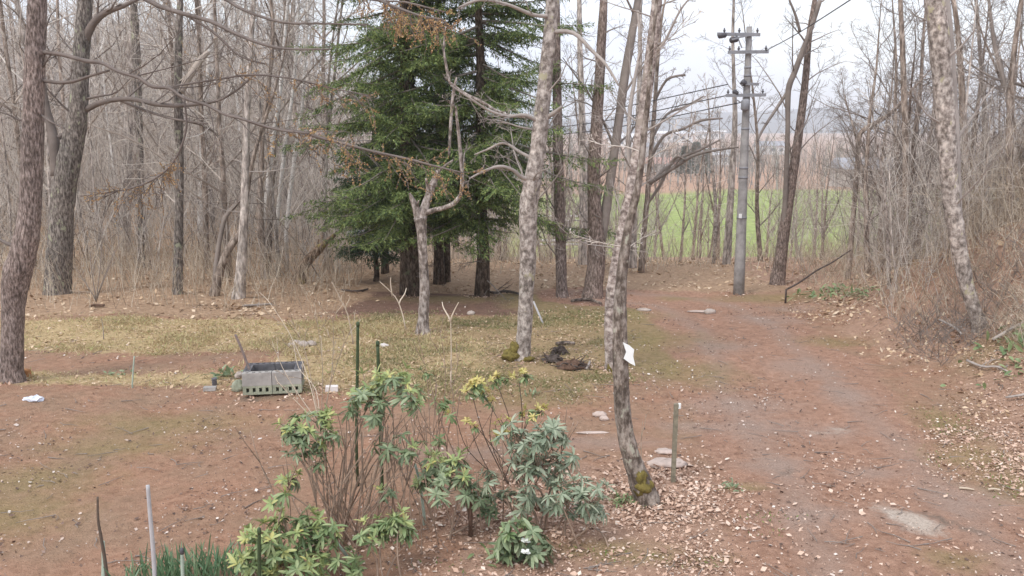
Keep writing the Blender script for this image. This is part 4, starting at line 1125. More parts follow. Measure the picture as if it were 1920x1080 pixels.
def rhodo(label, base_px, Y, clusters, L=.10, W=.026, group=None, stems=1, stem_r=.011, stem_mat='stem', leafmats=('young', 'mature'), extra=0, name='rhododendron', bare=0, per=1.45, cat='shrub', spread=.12):
    """clusters: (px, py, rx px, ry px, whorls, share of young leaves)"""
    bx, by = base_px
    b = at(bx, by, Y); b.z = hz(b.x, Y)
    root = thing(name, label, cat, b, group)
    st, lf = MB(), MB()
    for (cx, cy, rx, ry, n, yg) in clusters:
        c = at(cx, cy, Y + random.uniform(-.15, .15)); s = pxsize(c)
        n = max(2, int(n * per))
        foot = b + V((random.gauss(0, spread), random.gauss(0, spread * .7), -.05))
        ctr = c - V((0, 0, ry * s * 1.1))
        for k in range(stems):
            f2 = foot + V((random.gauss(0, .05), random.gauss(0, .05), 0))
            mid = f2.lerp(ctr, .5) + V((random.gauss(0, .05), random.gauss(0, .05), random.uniform(0, .08)))
            q = catmull([np.array(tuple(v)) for v in (f2, mid, ctr + V((random.gauss(0, rx * s * .35), random.gauss(0, .06), 0)))], 4)
            st.tube([V(v) for v in q], taper(stem_r * random.uniform(.7, 1.2), stem_r * .55, len(q)), 5, 0, .08)
        for i in range(n):
            off = V((random.uniform(-1, 1) * rx * s, random.uniform(-1, 1) * rx * s * .8, random.uniform(-1, 1) * ry * s))
            p = c + off
            j = ctr.lerp(p, .15)
            q = wander(j, (p - j) + V((0, 0, .02)), (p - j).length, 4, .08, .03)
            st.tube(q, taper(stem_r * .5, .0035, 4), 4)
            p = q[-1]
            ax = V((off.x * 1.1 / (rx * s + .01), off.y / (rx * s + .01), 1.2)) + rv() * .25
            young = random.random() < yg * (.55 + .6 * (off.z / (ry * s + .01) * .5 + .5))
            if young:
                whorl(lf, p, ax, random.randint(8, 12), L * .85, W * .9, 0, random.uniform(.0, .25), .45)
                if random.random() < .6: whorl(lf, p - ax.normalized() * .05, ax, random.randint(6, 9), L * 1.1, W * 1.1, 1, .4, -.25)
            else:
                whorl(lf, p, ax, random.randint(9, 14), L, W, 1, random.uniform(.15, .5), random.uniform(-.25, .25))
    for i in range(bare):
        f2 = b + V((random.gauss(0, spread * 1.6), random.gauss(0, spread), -.05))
        q = wander(f2, V((random.gauss(0, .22), random.gauss(0, .2), 1)), random.uniform(.6, 1.25), 8, .05, .02)
        st.tube(q, taper(stem_r * random.uniform(.5, .9), .004, 8), 5)
        for _ in range(2):
            p, d, _i = pick(q, random.uniform(.4, .9)); w2 = wander(p, d + rv() * .25, random.uniform(.15, .5), 5, .05, .04); st.tube(w2, taper(.006, .003, 5), 4)
    st.build('stems', M[stem_mat], root, b)
    lf.build('leaves', [M[leafmats[0]], M[leafmats[1]]], root, b)
    return root
RG_ = 'rhododendrons in front of the yard'
rhodo('tall leggy rhododendron with bare reddish stems and pale leafy tops', (670, 1030), 7.3,
      [(745, 712, 40, 14, 8, .95), (690, 722, 45, 14, 7, .85), (715, 745, 60, 16, 9, .6), (690, 775, 38, 28, 7, .15), (770, 742, 22, 18, 3, .5), (655, 764, 14, 8, 2, 1),
       (560, 800, 34, 20, 8, .95), (605, 785, 34, 12, 7, .9), (575, 830, 42, 26, 9, .35), (615, 825, 25, 18, 4, .2), (545, 905, 18, 18, 4, .8), (725, 850, 22, 20, 3, .1), (765, 835, 30, 22, 4, .3), (720, 915, 18, 14, 2, .9), (590, 860, 22, 22, 4, .1)],
      group=RG_, stems=2, bare=26, spread=.16, stem_r=.0085)
rhodo('spreading rhododendron with lime tops right of the leggy one', (850, 975), 7.5,
      [(805, 868, 35, 16, 8, .95), (850, 872, 40, 18, 9, .9), (830, 900, 48, 22, 9, .1), (880, 912, 35, 28, 8, .25), (900, 950, 32, 25, 7, .2), (790, 905, 20, 15, 3, .5)], group=RG_, stems=1, stem_mat='stem', bare=4)
rhodo('grey green rounded rhododendron left of the leaning mossy trunk', (1000, 985), 7.6,
      [(985, 815, 45, 22, 10, .3), (1040, 812, 42, 22, 9, .25), (1010, 850, 55, 28, 13, .1), (1050, 850, 26, 28, 5, .3), (985, 880, 40, 28, 8, .05), (1030, 885, 32, 26, 7, 0), (960, 930, 42, 28, 9, .2), (1010, 935, 36, 26, 7, .1), (930, 905, 24, 20, 4, .3)],
      group=RG_, L=.105, W=.026, leafmats=('bluish', 'bluish'), stem_r=.012, bare=3)
rhodo('low grey green rhododendron right beside the rounded one', (1082, 1000), 7.3,
      [(1060, 930, 32, 16, 7, .3), (1108, 930, 34, 16, 7, .4), (1085, 955, 50, 16, 9, 0), (1075, 905, 32, 10, 4, .5)], group=RG_, L=.10, leafmats=('bluish', 'bluish'))
rhodo('low dark green rhododendron with two white flowers', (975, 1050), 7.0,
      [(965, 1000, 36, 22, 7, .15), (985, 1030, 40, 16, 7, 0), (1010, 1040, 28, 16, 4, 0), (945, 1030, 22, 14, 4, .6)], group=RG_, L=.115, W=.038, leafmats=('midgreen', 'mature'))
rhodo('lush light green rhododendron at the bottom behind a green stake', (545, 1105), 6.6,
      [(490, 1000, 36, 16, 7, .95), (545, 990, 45, 20, 10, .8), (590, 985, 34, 22, 8, .6), (465, 1040, 38, 18, 8, .95), (525, 1040, 55, 26, 14, .6), (585, 1035, 38, 28, 9, .3), (490, 1068, 50, 14, 10, .9), (560, 1070, 45, 18, 8, .5), (620, 1000, 20, 20, 3, .3), (525, 935, 16, 16, 3, .8)],
      group=RG_, L=.10, W=.027, leafmats=('young', 'midgreen'))
rhodo('small rhododendron with drooping leaves below the leggy one', (728, 1085), 6.7,
      [(715, 985, 36, 14, 7, .85), (755, 975, 26, 14, 5, .6), (735, 1005, 42, 14, 6, .1), (690, 1015, 20, 14, 3, .3), (640, 1060, 40, 20, 6, .2)], group=RG_, L=.10, leafmats=('young', 'midgreen'))
rhodo('twiggy shrub with sparse yellow leaves behind the rounded rhododendron', (965, 900), 8.6,
      [(895, 718, 26, 8, 6, 1), (940, 712, 20, 8, 5, 1), (895, 735, 22, 10, 4, 1), (985, 705, 20, 6, 4, .95), (920, 752, 10, 6, 2, 1), (1005, 770, 20, 10, 5, 1), (985, 780, 10, 5, 2, 1), (850, 782, 12, 6, 2, 1), (875, 790, 8, 5, 2, 1), (935, 812, 18, 12, 4, 1), (945, 790, 8, 5, 2, 1), (895, 800, 14, 8, 2, .4)],
      L=.075, W=.024, leafmats=('yellow', 'midgreen'), stem_mat='stem_dark', stem_r=.007, name='yellow_shrub', cat='shrub')
rhodo('thin twiggy shrub with a few pale green leaves behind the leggy rhododendron', (815, 890), 8.8,
      [(790, 735, 14, 8, 2, .8), (800, 700, 12, 6, 1, .8), (830, 757, 16, 8, 3, .8), (775, 770, 10, 8, 1, .7), (820, 830, 18, 10, 2, .6)], L=.085, W=.026, leafmats=('midgreen', 'midgreen'), stem_r=.006, bare=8, name='thin_shrub')
fl = MB()
for x, y in ((985, 1016), (985, 1037)):
    fl = MB(); c = at(x, y, 6.85)
    n_ = 9; an = np.arange(n_) * 2.4
    fl.leaves(np.array([tuple(c)] * n_), np.stack([np.cos(an), np.sin(an) - .3, .25 + .5 * (np.arange(n_) % 3)], -1), np.array([(0, -.5, 1)] * n_), .045, .03, 0, .2)
    r = fl.build('flower', M['flower'], None, c)
    tag(r, 'upper white flower on the low dark green rhododendron' if y < 1020 else 'lower white flower on the low dark green rhododendron', 'flower', 'white flowers')

# bare straw coloured shrubs and Y-shaped saplings
def bare_shrub(label, base_px, Y, tips, mat='twig_tan', r=.006, name='bare_shrub', sub=3, group=None, cat='shrub'):
    b = at(*base_px, Y); b.z = hz(b.x, Y)
    root = thing(name, label, cat, b, group)
    mb = MB()
    for path in tips:
        q, rr = pixpath([(x, y, 3) for x, y in path], Y, Y + random.uniform(-.3, .3), 3)
        q[0] = V((q[0].x, q[0].y, q[0].z - .04))
        mb.tube(q, taper(r, r * .4, len(q)), 5)
        if sub: branch_out(mb, q, r, r * .4, [(sub, .35, 1, .3, .5, .08, .05, 5, 3, .7), (2, .3, 1, .4, .5, .1, .05, 4, 3, .8)])
    mb.build('stems', M[mat], root, b)
    return root
bare_shrub('pale straw coloured bare shrub right of the block fire pit', (600, 790), 9.6,
           [[(600, 790), (585, 720), (570, 650), (545, 600)], [(598, 790), (575, 700), (540, 620), (500, 560)], [(602, 790), (605, 700), (600, 640), (590, 570)], [(604, 790), (620, 720), (640, 660), (665, 600)], [(596, 790), (560, 740), (530, 690), (510, 640)],
            [(600, 790), (592, 730), (560, 690), (550, 640)], [(606, 792), (622, 700), (625, 620), (622, 590)], [(594, 792), (548, 745), (520, 715)]], sub=4)
bare_shrub('bare brownish shrub behind the tall leggy rhododendron', (810, 870), 9.2,
           [[(810, 870), (805, 780), (800, 700), (785, 640)], [(812, 870), (830, 780), (835, 690), (825, 620)], [(808, 870), (785, 790), (770, 720)], [(812, 870), (822, 800), (850, 720), (862, 660)]], sub=3, mat='stem')
bare_shrub('tall Y shaped bare sapling stem left of the lichened birch', (845, 720), 11.5, [[(845, 720), (846, 660), (845, 595)], [(845, 600), (832, 578), (829, 566)], [(845, 598), (853, 580), (860, 567)]], name='bare_sapling', sub=0, r=.012, cat='sapling')
bare_shrub('forked bare sapling stem above the green stakes', (662, 640), 12.5, [[(662, 640), (652, 590), (638, 560), (622, 528)], [(648, 575), (655, 562), (656, 556)]], name='bare_sapling', sub=0, r=.011, cat='sapling')
bare_shrub('forked bare sapling stem left of the dead birch', (760, 612), 13.5, [[(760, 612), (752, 580), (740, 555), (712, 528)], [(748, 566), (758, 552), (762, 540)], [(735, 550), (732, 530), (733, 520)]], name='bare_sapling', sub=0, r=.012, cat='sapling')
bare_shrub('small dark bush of stems in front of the left woods', (180, 562), 17.5, [[(180, 562), (195, 520), (215, 470)], [(180, 562), (172, 510), (168, 460)], [(180, 562), (205, 500), (225, 450)], [(180, 562), (188, 500), (192, 430)], [(180, 562), (160, 530), (140, 500)]], mat='twig_dark', sub=4, r=.012)
bare_shrub('thin dark stalk standing in the dry grass', (194, 632), 14.8, [[(194, 632), (193, 612), (190, 597)]], mat='twig_dark', name='stalk', sub=0, r=.009, cat='stalk')
bare_shrub('slim upright sapling by the curved trunk foot', (1203, 870), 8.4, [[(1203, 872), (1202, 830), (1205, 790)], [(1202, 820), (1209, 795), (1210, 780)]], name='bare_sapling', sub=1, r=.004, cat='sapling')

# strap leaved clumps along the bottom edge
def strap(label, px, py, Y, n, wpx):
    b = at(px, py, Y); b.z = hz(b.x, Y)
    root = thing('daffodil_clump', label, 'plant', b, 'strap leaved clumps')
    mb = MB(); g = np.random.default_rng(int(px)); s = pxsize(b)
    P = np.stack([b.x + g.uniform(-wpx, wpx, n) * s, Y + g.uniform(-.18, .18, n), 0 * g.uniform(0, 1, n)], -1); P[:, 2] = height(P[:, 0], P[:, 1])
    mb.leaves(P, np.stack([g.normal(0, .28, n), g.normal(0, .28, n), np.ones(n)], -1), g.normal(0, 1, (n, 3)), g.uniform(.18, .32, n), .014 + 0 * P[:, 0], 0, .25)
    mb.build('leaves', M['daff'], root, b)
strap('leftmost clump of green strap leaves at the bottom edge', 285, 1095, 6.6, 70, 40)
strap('middle clump of green strap leaves at the bottom edge', 350, 1082, 6.7, 110, 40)
strap('rightmost clump of green strap leaves next to the lush rhododendron', 415, 1080, 6.75, 90, 40)

# ------------------------------------------------------------------ stakes, posts and small things
PC = ground(511, 741); PYW = PC.y; PROT = math.radians(9)
def stick(name, label, path, Y, mat, cat='stake', group=None, k=8, cap=None, lean=0.0, sub=4):
    q, r = pixpath(path, Y, Y + lean, sub)
    g = V((q[0].x, q[0].y, hz(q[0].x, q[0].y)))
    if q[0].z > g.z - .05: q.insert(0, V((q[0].x, q[0].y, g.z - .08))); r.insert(0, r[0])
    root = thing(name, label, cat, g, group)
    m = MB(); m.tube(q, r, k); m.build('shaft', M[mat], root, g)
    if cap:
        c = MB(); c.tube([q[-1] - V((0, 0, .03)), q[-1] - V((0, 0, .01)), q[-1] + V((0, 0, .012)), q[-1] + V((0, 0, .022))], [r[-1] * 1.12, r[-1] * 1.3, r[-1] * 1.2, r[-1] * .5], k); c.build('cap', M[cap], root, g)
    return root
stick('garden_stake', 'taller green stake standing behind the leggy rhododendron', [(668, 830, 6), (670, 700, 6), (671, 607, 5.5)], 8.6, 'stake', cap='stake')
stick('garden_stake', 'shorter green stake beside the taller green one', [(716, 900, 7), (712, 760, 7), (708, 643, 6)], 8.2, 'stake', cap='stake')
stick('garden_stake', 'green stake in front of the lush rhododendron at the bottom', [(487, 1100, 7), (486, 1040, 7), (486, 994, 6.5)], 6.2, 'stake', cap='stake')
stick('garden_pole', 'tall pale grey pipe stuck in the ground at lower left', [(292, 1110, 9), (287, 1030, 8.5), (281, 960, 8), (277, 910, 7.5)], 6.4, 'pipe', 'pole')
stick('garden_pole', 'short grey pipe with a dark tip among strap leaves', [(343, 1105, 7), (342, 1060, 7), (341, 1032, 6.5)], 6.4, 'palestake', 'pole', cap='insul')
stick('bent_stick', 'bent brown dead stick at the lower left corner', [(203, 1110, 8), (198, 1060, 7), (190, 1010, 6), (184, 975, 5), (183, 932, 4)], 6.5, 'stem_dark', 'stick')
stick('garden_stake', 'pale faded stake behind the bent brown stick', [(194, 1110, 11), (195, 1060, 9), (193, 1015, 6)], 6.6, 'palestake')
stick('garden_stake', 'pale green stake leaning left beside the small rhododendron', [(676, 1075, 6), (645, 1035, 6), (614, 995, 6)], 6.8, 'palestake', lean=.1)
stick('garden_stake', 'thin pale stake leaning in the shrubs near the middle', [(795, 965, 6), (788, 910, 5), (778, 870, 5)], 7.7, 'palestake')
stick('thin_rod', 'thin bluish rod in the grass left of the fire pit', [(248, 722, 3), (250, 690, 3), (252, 668, 3)], 12.1, 'palestake', 'rod')
stick('steel_rod', 'dark rusty rod leaning out of the fire pit corner', [(473, 706, 5), (462, 678, 5), (452, 652, 5), (441, 627, 5)], PYW + .16, 'rod', 'rod')
stick('brown_post', 'short brown post in the shrubs left of the rounded rhododendron', [(882, 970, 8), (881, 940, 8), (880, 915, 8)], 7.5, 'root', 'post')
stick('white_stick', 'pale stick leaning against the lichened birch', [(1018, 606, 3.6), (1000, 565, 3.6)], ground(1018, 607).y, 'pipe', 'stick', lean=0, sub=1)
p = ground(1262, 906)
root = thing('wooden_post', 'square weathered post with a white tag near the flat stone', 'post', p)
m = MB(); tp = at(1268, 757, p.y); ax = (tp - p); mid = (p + tp) / 2 - ax.normalized() * .05
zz = ax.normalized(); xx = V((1, 0, 0)); yy = zz.cross(xx).normalized(); xx = yy.cross(zz)
m.box(mid, (.042, .042, ax.length + .1), axes=[tuple(xx), tuple(yy), tuple(zz)], rot=.0, jit=.002); m.build('shaft', M['post'], root, p, smooth=False)
m = MB(); m.box(tp + V((.03, -.01, -.02)), (.025, .012, .05), jit=.006); m.build('tag', M['paper'], root, p, smooth=False)

# white sheet on the leaning trunk
Yp = ground(1214, 940).y - .1
m = MB()
front = [at(x, y, Yp) for x, y in ((1168, 642), (1180, 648), (1189, 656), (1187, 668), (1191, 686), (1181, 681), (1169, 672), (1174, 660))]
off = V((.002, .006, 0))
vv = [tuple(a) for a in front] + [tuple(a + off) for a in front]
n = len(front)
m.add(vv, [[i, (i + 1) % n, n + (i + 1) % n, n + i] for i in range(n)])
m.f.append((np.array([list(range(n))[::-1]]), 0)); m.f.append((np.array([list(range(n, 2 * n))]), 0))
tag(m.build('white_sheet', M['paper'], None, front[0], smooth=False), 'curled white sheet fixed to the leaning mossy trunk', 'sheet')

# concrete blocks of the fire pit
def cblock(label, cx, cy, cz, axis, mat, inner=None):
    """hollow block 390 x 190 x 100; axis 'flat': cores face the yard, 'up': on edge facing the yard, 'side': on edge along the depth"""
    o = V((PC.x, PYW, PC.z)) + V((cx * math.cos(PROT) - cy * math.sin(PROT), cx * math.sin(PROT) + cy * math.cos(PROT), cz))
    root = thing('concrete_block', label, 'concrete block', o, 'concrete blocks of the fire pit')
    rx = {'flat': (0, 0, PROT), 'up': (math.pi / 2, 0, PROT), 'side': (math.pi / 2, 0, PROT + math.pi / 2)}[axis]
    root.rotation_euler = rx
    root.scale = (1, 1, 1.25) if axis == 'flat' else (1, .95, 1)
    m = MB()                         # long x, cores along y, faces at +-z
    m.box((0, 0, .0375), (.388, .188, .025), jit=.0015); m.box((0, 0, -.0375), (.388, .188, .025), jit=.0015)
    m.build('face_shell', mat, root, smooth=False)
    m = MB()
    for x in (-.1705, -.0853, 0, .0853, .1705): m.box((x, 0, 0), (.045, .184, .0496))
    m.build('web', mat, root, smooth=False)
    if inner: pass
    return root
zc = .02
for lab, x, y in (('left hollow block of the front bottom course', -.197, 0), ('right hollow block of the front bottom course', .197, 0), ('left hollow block of the rear bottom course', -.197, .36), ('right hollow block of the rear bottom course', .197, .36)):
    cblock(lab, x, y + .095, zc + .06, 'flat', M['concrete_green'])
cblock('left upright grey block on the front of the fire pit', -.198, .05, zc + .212, 'up', M['concrete'])
cblock('right upright grey block on the front of the fire pit', .198, .05, zc + .212, 'up', M['concrete'])
cblock('left upright sooty block at the back of the fire pit', -.198, .50, zc + .212, 'up', M['soot'])
cblock('right upright sooty block at the back of the fire pit', .198, .50, zc + .212, 'up', M['soot'])
cblock('sooty block closing the left end of the fire pit', -.34, .275, zc + .212, 'side', M['soot'])
cblock('sooty block closing the right end of the fire pit', .34, .275, zc + .212, 'side', M['soot'])

def rock(name, label, px, py, r, mat, seed, cat='stone', amp=.2, group=None, sink=.35, nu=14, nv=9):
    p = ground(px, py)
    m = MB(); m.blob(p + V((0, 0, r[2] * (1 - sink))), r, seed, amp, nu, nv)
    return tag(m.build(name, M[mat], None, p), label, cat, group)
rock('flat_stone', 'large flat pinkish stone behind the square post', 1250, 873, (.20, .12, .045), 'stone_pink', 1)
rock('flat_stone', 'smaller flat stone just beyond the large flat one', 1246, 850, (.12, .08, .03), 'stone_pink', 2)
rock('stone', 'pale stone on the yard left of the leaning trunk', 1124, 781, (.09, .06, .04), 'stone_pink', 3)
rock('stone', 'small pale stone right next to another left of the leaning trunk', 1133, 788, (.06, .05, .035), 'stone_pink', 4)
rock('flat_stone', 'thin pale slab below the two small stones', 1112, 812, (.2, .04, .012), 'stone_pink', 5)
rock('stone', 'pale stone at the driveway bend beyond the paper tree', 1207, 583, (.15, .07, .035), 'stone', 6)
rock('flat_stone', 'pale slab in the middle of the far driveway', 1312, 585, (.26, .08, .02), 'stone_pink', 7)
rock('stone', 'dark stone beside the pale slab on the far driveway', 1330, 588, (.12, .1, .06), 'stone', 8)
for lab, x, y, r in (('leftmost pale stone of the row in the dry grass', 545, 649, .06), ('pale stone second in the row in the dry grass', 556, 646, .08), ('largest pale stone of the row in the dry grass', 569, 650, .10), ('rightmost pale stone of the row in the dry grass', 583, 648, .09)):
    rock('stone', lab, x, y, (r, r * .8, r * .6), 'stone', int(x), group='row of pale stones in the dry grass')
rock('stone', 'greenish rock against the left end of the fire pit', 446, 733, (.09, .09, .09), 'concrete_green', 41, 'rock', .3)
rock('stone', 'grey rock lying on the greenish one by the fire pit', 449, 720, (.06, .06, .05), 'stone', 42, 'rock', .3, sink=-1.6)
rock('stone', 'small pinkish stone in front of the dry grass right of the stakes', 720, 651, (.10, .07, .04), 'brick', 43)
rock('stone', 'flat grey lump left of the lichened birch', 883, 590, (.08, .07, .05), 'stone', 44)
for lab, x, y, s in (('white brick lying right of the fire pit', 622, 733, (.17, .1, .075)), ('grey broken block left of the fire pit', 394, 731, (.17, .1, .05)),):
    p = ground(x, y); m = MB(); m.box(p + V((0, 0, s[2] / 2 - .005)), s, rot=.15, jit=.004); tag(m.build('brick', M['brick' if x > 500 else 'concrete'], None, p, smooth=False), lab, 'brick')
p = ground(403, 722); m = MB(); m.box(p + V((0, 0, .05)), (.06, .06, .11), rot=.4, jit=.012); tag(m.build('dark_stone', M['soot'], None, p, smooth=False), 'small dark upright stone behind the grey broken block', 'stone')
p = ground(63, 752); m = MB(); m.blob(p + V((.02, 0, .03)), (.10, .07, .04), 3, .45, 12, 7); m.blob(p + V((-.10, .02, .02)), (.05, .04, .025), 4, .45, 9, 6)
tag(m.build('litter_scrap', M['plastic'], None, p, smooth=False), 'crumpled bluish white plastic scrap on the left yard', 'litter')
p = ground(50, 708); m = MB(); m.tube([p - V((0, 0, .05)), p + V((0, 0, .06)), p + V((.01, 0, .12))], [.075, .07, .06], 9, 0, .15); tag(m.build('stump', M['stump'], None, p), 'small orange stump right of the kinked larch foot', 'stump')
# small green plants
def tuft(label, px, py, n, spread, L, mat='mature', W=.03, name='green_plant', group='small green plants'):
    b = ground(px, py)
    root = thing(name, label, 'plant', b, group)
    g = np.random.default_rng(int(px * 3 + py)); m = MB()
    P = np.stack([b.x + g.normal(0, spread, n), b.y + g.normal(0, spread, n), np.zeros(n)], -1); P[:, 2] = height(P[:, 0], P[:, 1]) + g.uniform(0, L * .5, n)
    m.leaves(P, np.stack([g.normal(0, .8, n), g.normal(0, .8, n), np.abs(g.normal(.6, .4, n))], -1), g.normal(0, .4, (n, 3)) + [0, 0, 1], g.uniform(.6, 1.2, n) * L, W + 0 * P[:, 0], 0, .3)
    m.build('leaves', M[mat], root, b)
tuft('leafy green plant left of the fire pit', 425, 706, 24, .10, .16, 'mature', .06)
tuft('small green plant in the grass far left of the fire pit', 213, 704, 20, .12, .08, 'mature', .035)
tuft('bright evergreen clump at the foot of the right bank near the pole', 1545, 552, 60, .35, .18, 'midgreen', .06)
tuft('second evergreen clump at the foot of the right bank', 1600, 556, 40, .28, .16, 'midgreen', .06)
tuft('green leafy clump right of the bent footed birch', 1905, 640, 50, .3, .16, 'midgreen', .06)
tuft('moss green leafy clump at the right picture edge', 1890, 700, 30, .25, .12, 'midgreen', .05)
tuft('green tuft at the curved mossy foot of the leaning trunk', 1160, 940, 36, .06, .08, 'midgreen', .018)
tuft('green tuft below the low grey green rhododendron', 1185, 942, 30, .06, .07, 'midgreen', .018)
tuft('lone green tuft on the driveway edge right of the square post', 1370, 915, 26, .06, .06, 'mature', .02)
tuft('green tuft in front of the debris heap', 1002, 742, 26, .07, .08, 'mature', .02)
tuft('light green tuft under the lush rhododendron at the bottom', 935, 1050, 24, .08, .1, 'midgreen', .03)

# debris heap by the birch
def lump(name, label, px, py, r, mat, seed, cat, roots=8, lift=0.0):
    p = ground(px, py); random.seed(seed)
    root = thing(name, label, cat, p, 'debris heap')
    m = MB(); m.blob(p + V((0, 0, r[2] * .5 + lift)), r, seed, .5, 13, 9); m.blob(p + V((r[0] * .7, .04, r[2] * .3)), [q * .6 for q in r], seed + 9, .55, 10, 7); m.blob(p + V((-r[0] * .75, -.05, r[2] * .25)), [q * .55 for q in r], seed + 5, .55, 10, 7); m.build('body', M[mat], root, p)
    rt = MB()
    for i in range(roots):
        a = random.uniform(0, 6.28); d = V((math.cos(a), math.sin(a) * .8, random.uniform(-.1, .35)))
        q = wander(p + V((0, 0, r[2] * .7 + lift)) + d * r[0] * .5, d, r[0] * random.uniform(.9, 1.5), 6, .2, -.06); rt.tube(q, taper(random.uniform(.008, .022), .004, 6), 5)
    rt.build('roots', M['root_dark'], root, p)
lump('uprooted_stump', 'reddish brown rotting stump in the debris heap', 1070, 692, (.20, .15, .085), 'root', 3, 'stump', 22)
lump('uprooted_stump', 'smaller dark stump on the left of the debris heap', 1035, 677, (.13, .11, .06), 'root_dark', 4, 'stump', 16)
lump('uprooted_stump', 'dark root lump at the back of the debris heap', 1048, 664, (.11, .09, .08), 'root_dark', 5, 'stump', 14)
random.seed(17)
def log(label, path, mat='log', name='fallen_branch', group='fallen branches', lift=.02, sub=0, yo=0.0):
    a = ground(*path[0][:2]); pts = []
    for x, y, w in path:
        q = ground(x, y); pts.append((q + V((0, 0, w / 2 * pxsize(q) + lift)), w / 2 * pxsize(q)))
    m = MB(); q = catmull([np.array((*b, r)) for b, r in pts], 4)
    qq = [V(v[:3]) for v in q]; m.tube(qq, [v[3] for v in q], 7, 0, .08)
    if sub: branch_out(m, qq, pts[0][1], pts[-1][1], [(sub, .2, 1, .3, .7, .15, .05, 5, 4, .6), (3, .3, 1, .4, .7, .2, 0, 4, 3, .7)])
    return tag(m.build(name, M[mat], None, a), label, 'branch', group)
log('mossy log section lying behind the debris heap', [(1043, 650, 7), (1060, 648, 7), (1078, 649, 6)])
log('pale split stick at the right of the debris heap', [(1100, 696, 5), (1104, 688, 5), (1106, 682, 4)], 'twig_pale')
log('long dark branch on the ground below the forked larch', [(1072, 569, 6), (1100, 566, 6), (1127, 573, 5)], sub=2)
log('dark crooked branch on the ground right of the bare trunked fir', [(908, 546, 4), (925, 553, 5), (950, 550, 5), (980, 556, 4)], 'root_dark', sub=4)
log('pale branch lying along the woods edge', [(455, 577, 4), (485, 575, 4), (510, 573, 3)], 'twig_pale', sub=2)
log('dark branch lying near the small fir', [(640, 546, 3), (670, 549, 4), (690, 545, 3)], 'root_dark', sub=2)
log('reddish log scrap at the left woods edge', [(168, 578, 5), (180, 577, 6), (196, 577, 5)], 'root')
log('upper pale branch on the bank at the right edge', [(1860, 652, 6), (1890, 634, 6), (1930, 612, 5)], 'twig_pale', sub=4, lift=.1)
log('pale twiggy branch on the bank below the bent birch', [(1812, 684, 5), (1840, 696, 5), (1868, 696, 4), (1890, 705, 3)], 'twig_pale', sub=6, lift=.05)
log('long pale branch low on the bank at the right edge', [(1885, 754, 4), (1915, 750, 5), (1940, 742, 4)], 'twig_pale', sub=3, lift=.05)
log('curled pale root at the foot of the bank brush', [(1760, 612, 4), (1775, 620, 5), (1790, 628, 5), (1802, 640, 4)], 'twig_pale', sub=5, lift=.1)
stick('fallen_branch', 'dark branch slanting up beside the stout brown trunk', [(1474, 543, 4), (1498, 530, 3.6), (1530, 508, 3.2), (1560, 492, 3), (1595, 469, 2.4)], 19.5, 'root_dark', 'branch', lean=.6)
log('broken pale stick on the near driveway', [(1798, 920, 4), (1812, 921, 4), (1826, 923, 3)], 'twig_tan')
log('second broken pale stick on the near driveway', [(1852, 923, 4), (1864, 922, 4), (1876, 924, 3)], 'twig_tan')

# ------------------------------------------------------------------ leaf litter and grass (uncountable)
def field_at(x, y):
    return zone_fields(x, y)
def scatter_leaves(name, label, n, xr, yr, weight, mat, smin, smax, tilt=.45, lift=.012, aspect=.62):
    g = np.random.default_rng(len(label) * 7)
    X = g.uniform(*xr, n * 4); Y = yr[0] + (yr[1] - yr[0]) * g.uniform(0, 1, n * 4) ** 1.3
    w = weight(X, Y)
    keep = (g.uniform(0, 1, n * 4) < w) & (np.abs(X) < .64 * Y + 1.5)
    X, Y = X[keep][:n], Y[keep][:n]
    k = len(X)
    a = g.uniform(0, 6.28, k); s = g.uniform(smin, smax, k) * (.5 + 1.1 * g.random(k) ** 2.5)
    Zz = height(X, Y) + lift
    D = np.stack([np.cos(a), np.sin(a), g.normal(0, tilt, k)], -1)
    N = np.stack([g.normal(0, tilt, k), g.normal(0, tilt, k), np.ones(k)], -1)
    m = MB(); m.cards(np.stack([X, Y, Zz], -1), D, N, s, s * aspect * g.uniform(.6, 1.3, k), 0, .2)
    return tag(m.build(name, mat, smooth=False), label, 'leaf litter', kind='stuff')
clump = lambda X, Y: sst(-.25, .55, vn(X, Y, 1.1, 21) + .5 * vn(X, Y, 3, 22))
scatter_leaves('leaf_litter', 'pinkish tan fallen leaves scattered over the near right ground', 40000, (-1.5, 10), (6, 13), lambda X, Y: zone_fields(X, Y)['litter'] * (.4 + .6 * clump(X, Y)) * (1 - .88 * sst(1.9, 1.1, lane_dist(X, Y)[0] + .3 * vn(X, Y, 1.3, 41))), M['litter'], .022, .058)
scatter_leaves('leaf_litter', 'sparse leaves and flakes strewn over the yard and driveway', 26000, (-9, 8), (6, 20), lambda X, Y: .15 + .6 * clump(X, Y), M['chips'], .018, .045, .4)
scatter_leaves('leaf_litter', 'tan leaves covering the floor of the woods and yard edge', 26000, (-22, 18), (17.5, 32), lambda X, Y: zone_fields(X, Y)['tan'] * (.25 + .75 * clump(X, Y)), M['litter_tan'], .05, .13)
scatter_leaves('leaf_litter', 'tan leaves and straw bits lying in the back yard grass', 16000, (-11, 3.5), (11.5, 18.5), lambda X, Y: np.maximum(zone_fields(X, Y)['dry'], zone_fields(X, Y)['green']) * (.3 + .7 * clump(X + 4, Y)), M['litter_tan'], .025, .06, .5)
scatter_leaves('leaf_litter', 'brown leaves heaped on the right bank', 14000, (5, 15), (7, 20), lambda X, Y: sst(5.4, 7.2, X) * (.25 + .75 * clump(X, Y)), M['litter_tan'], .04, .09, .6)

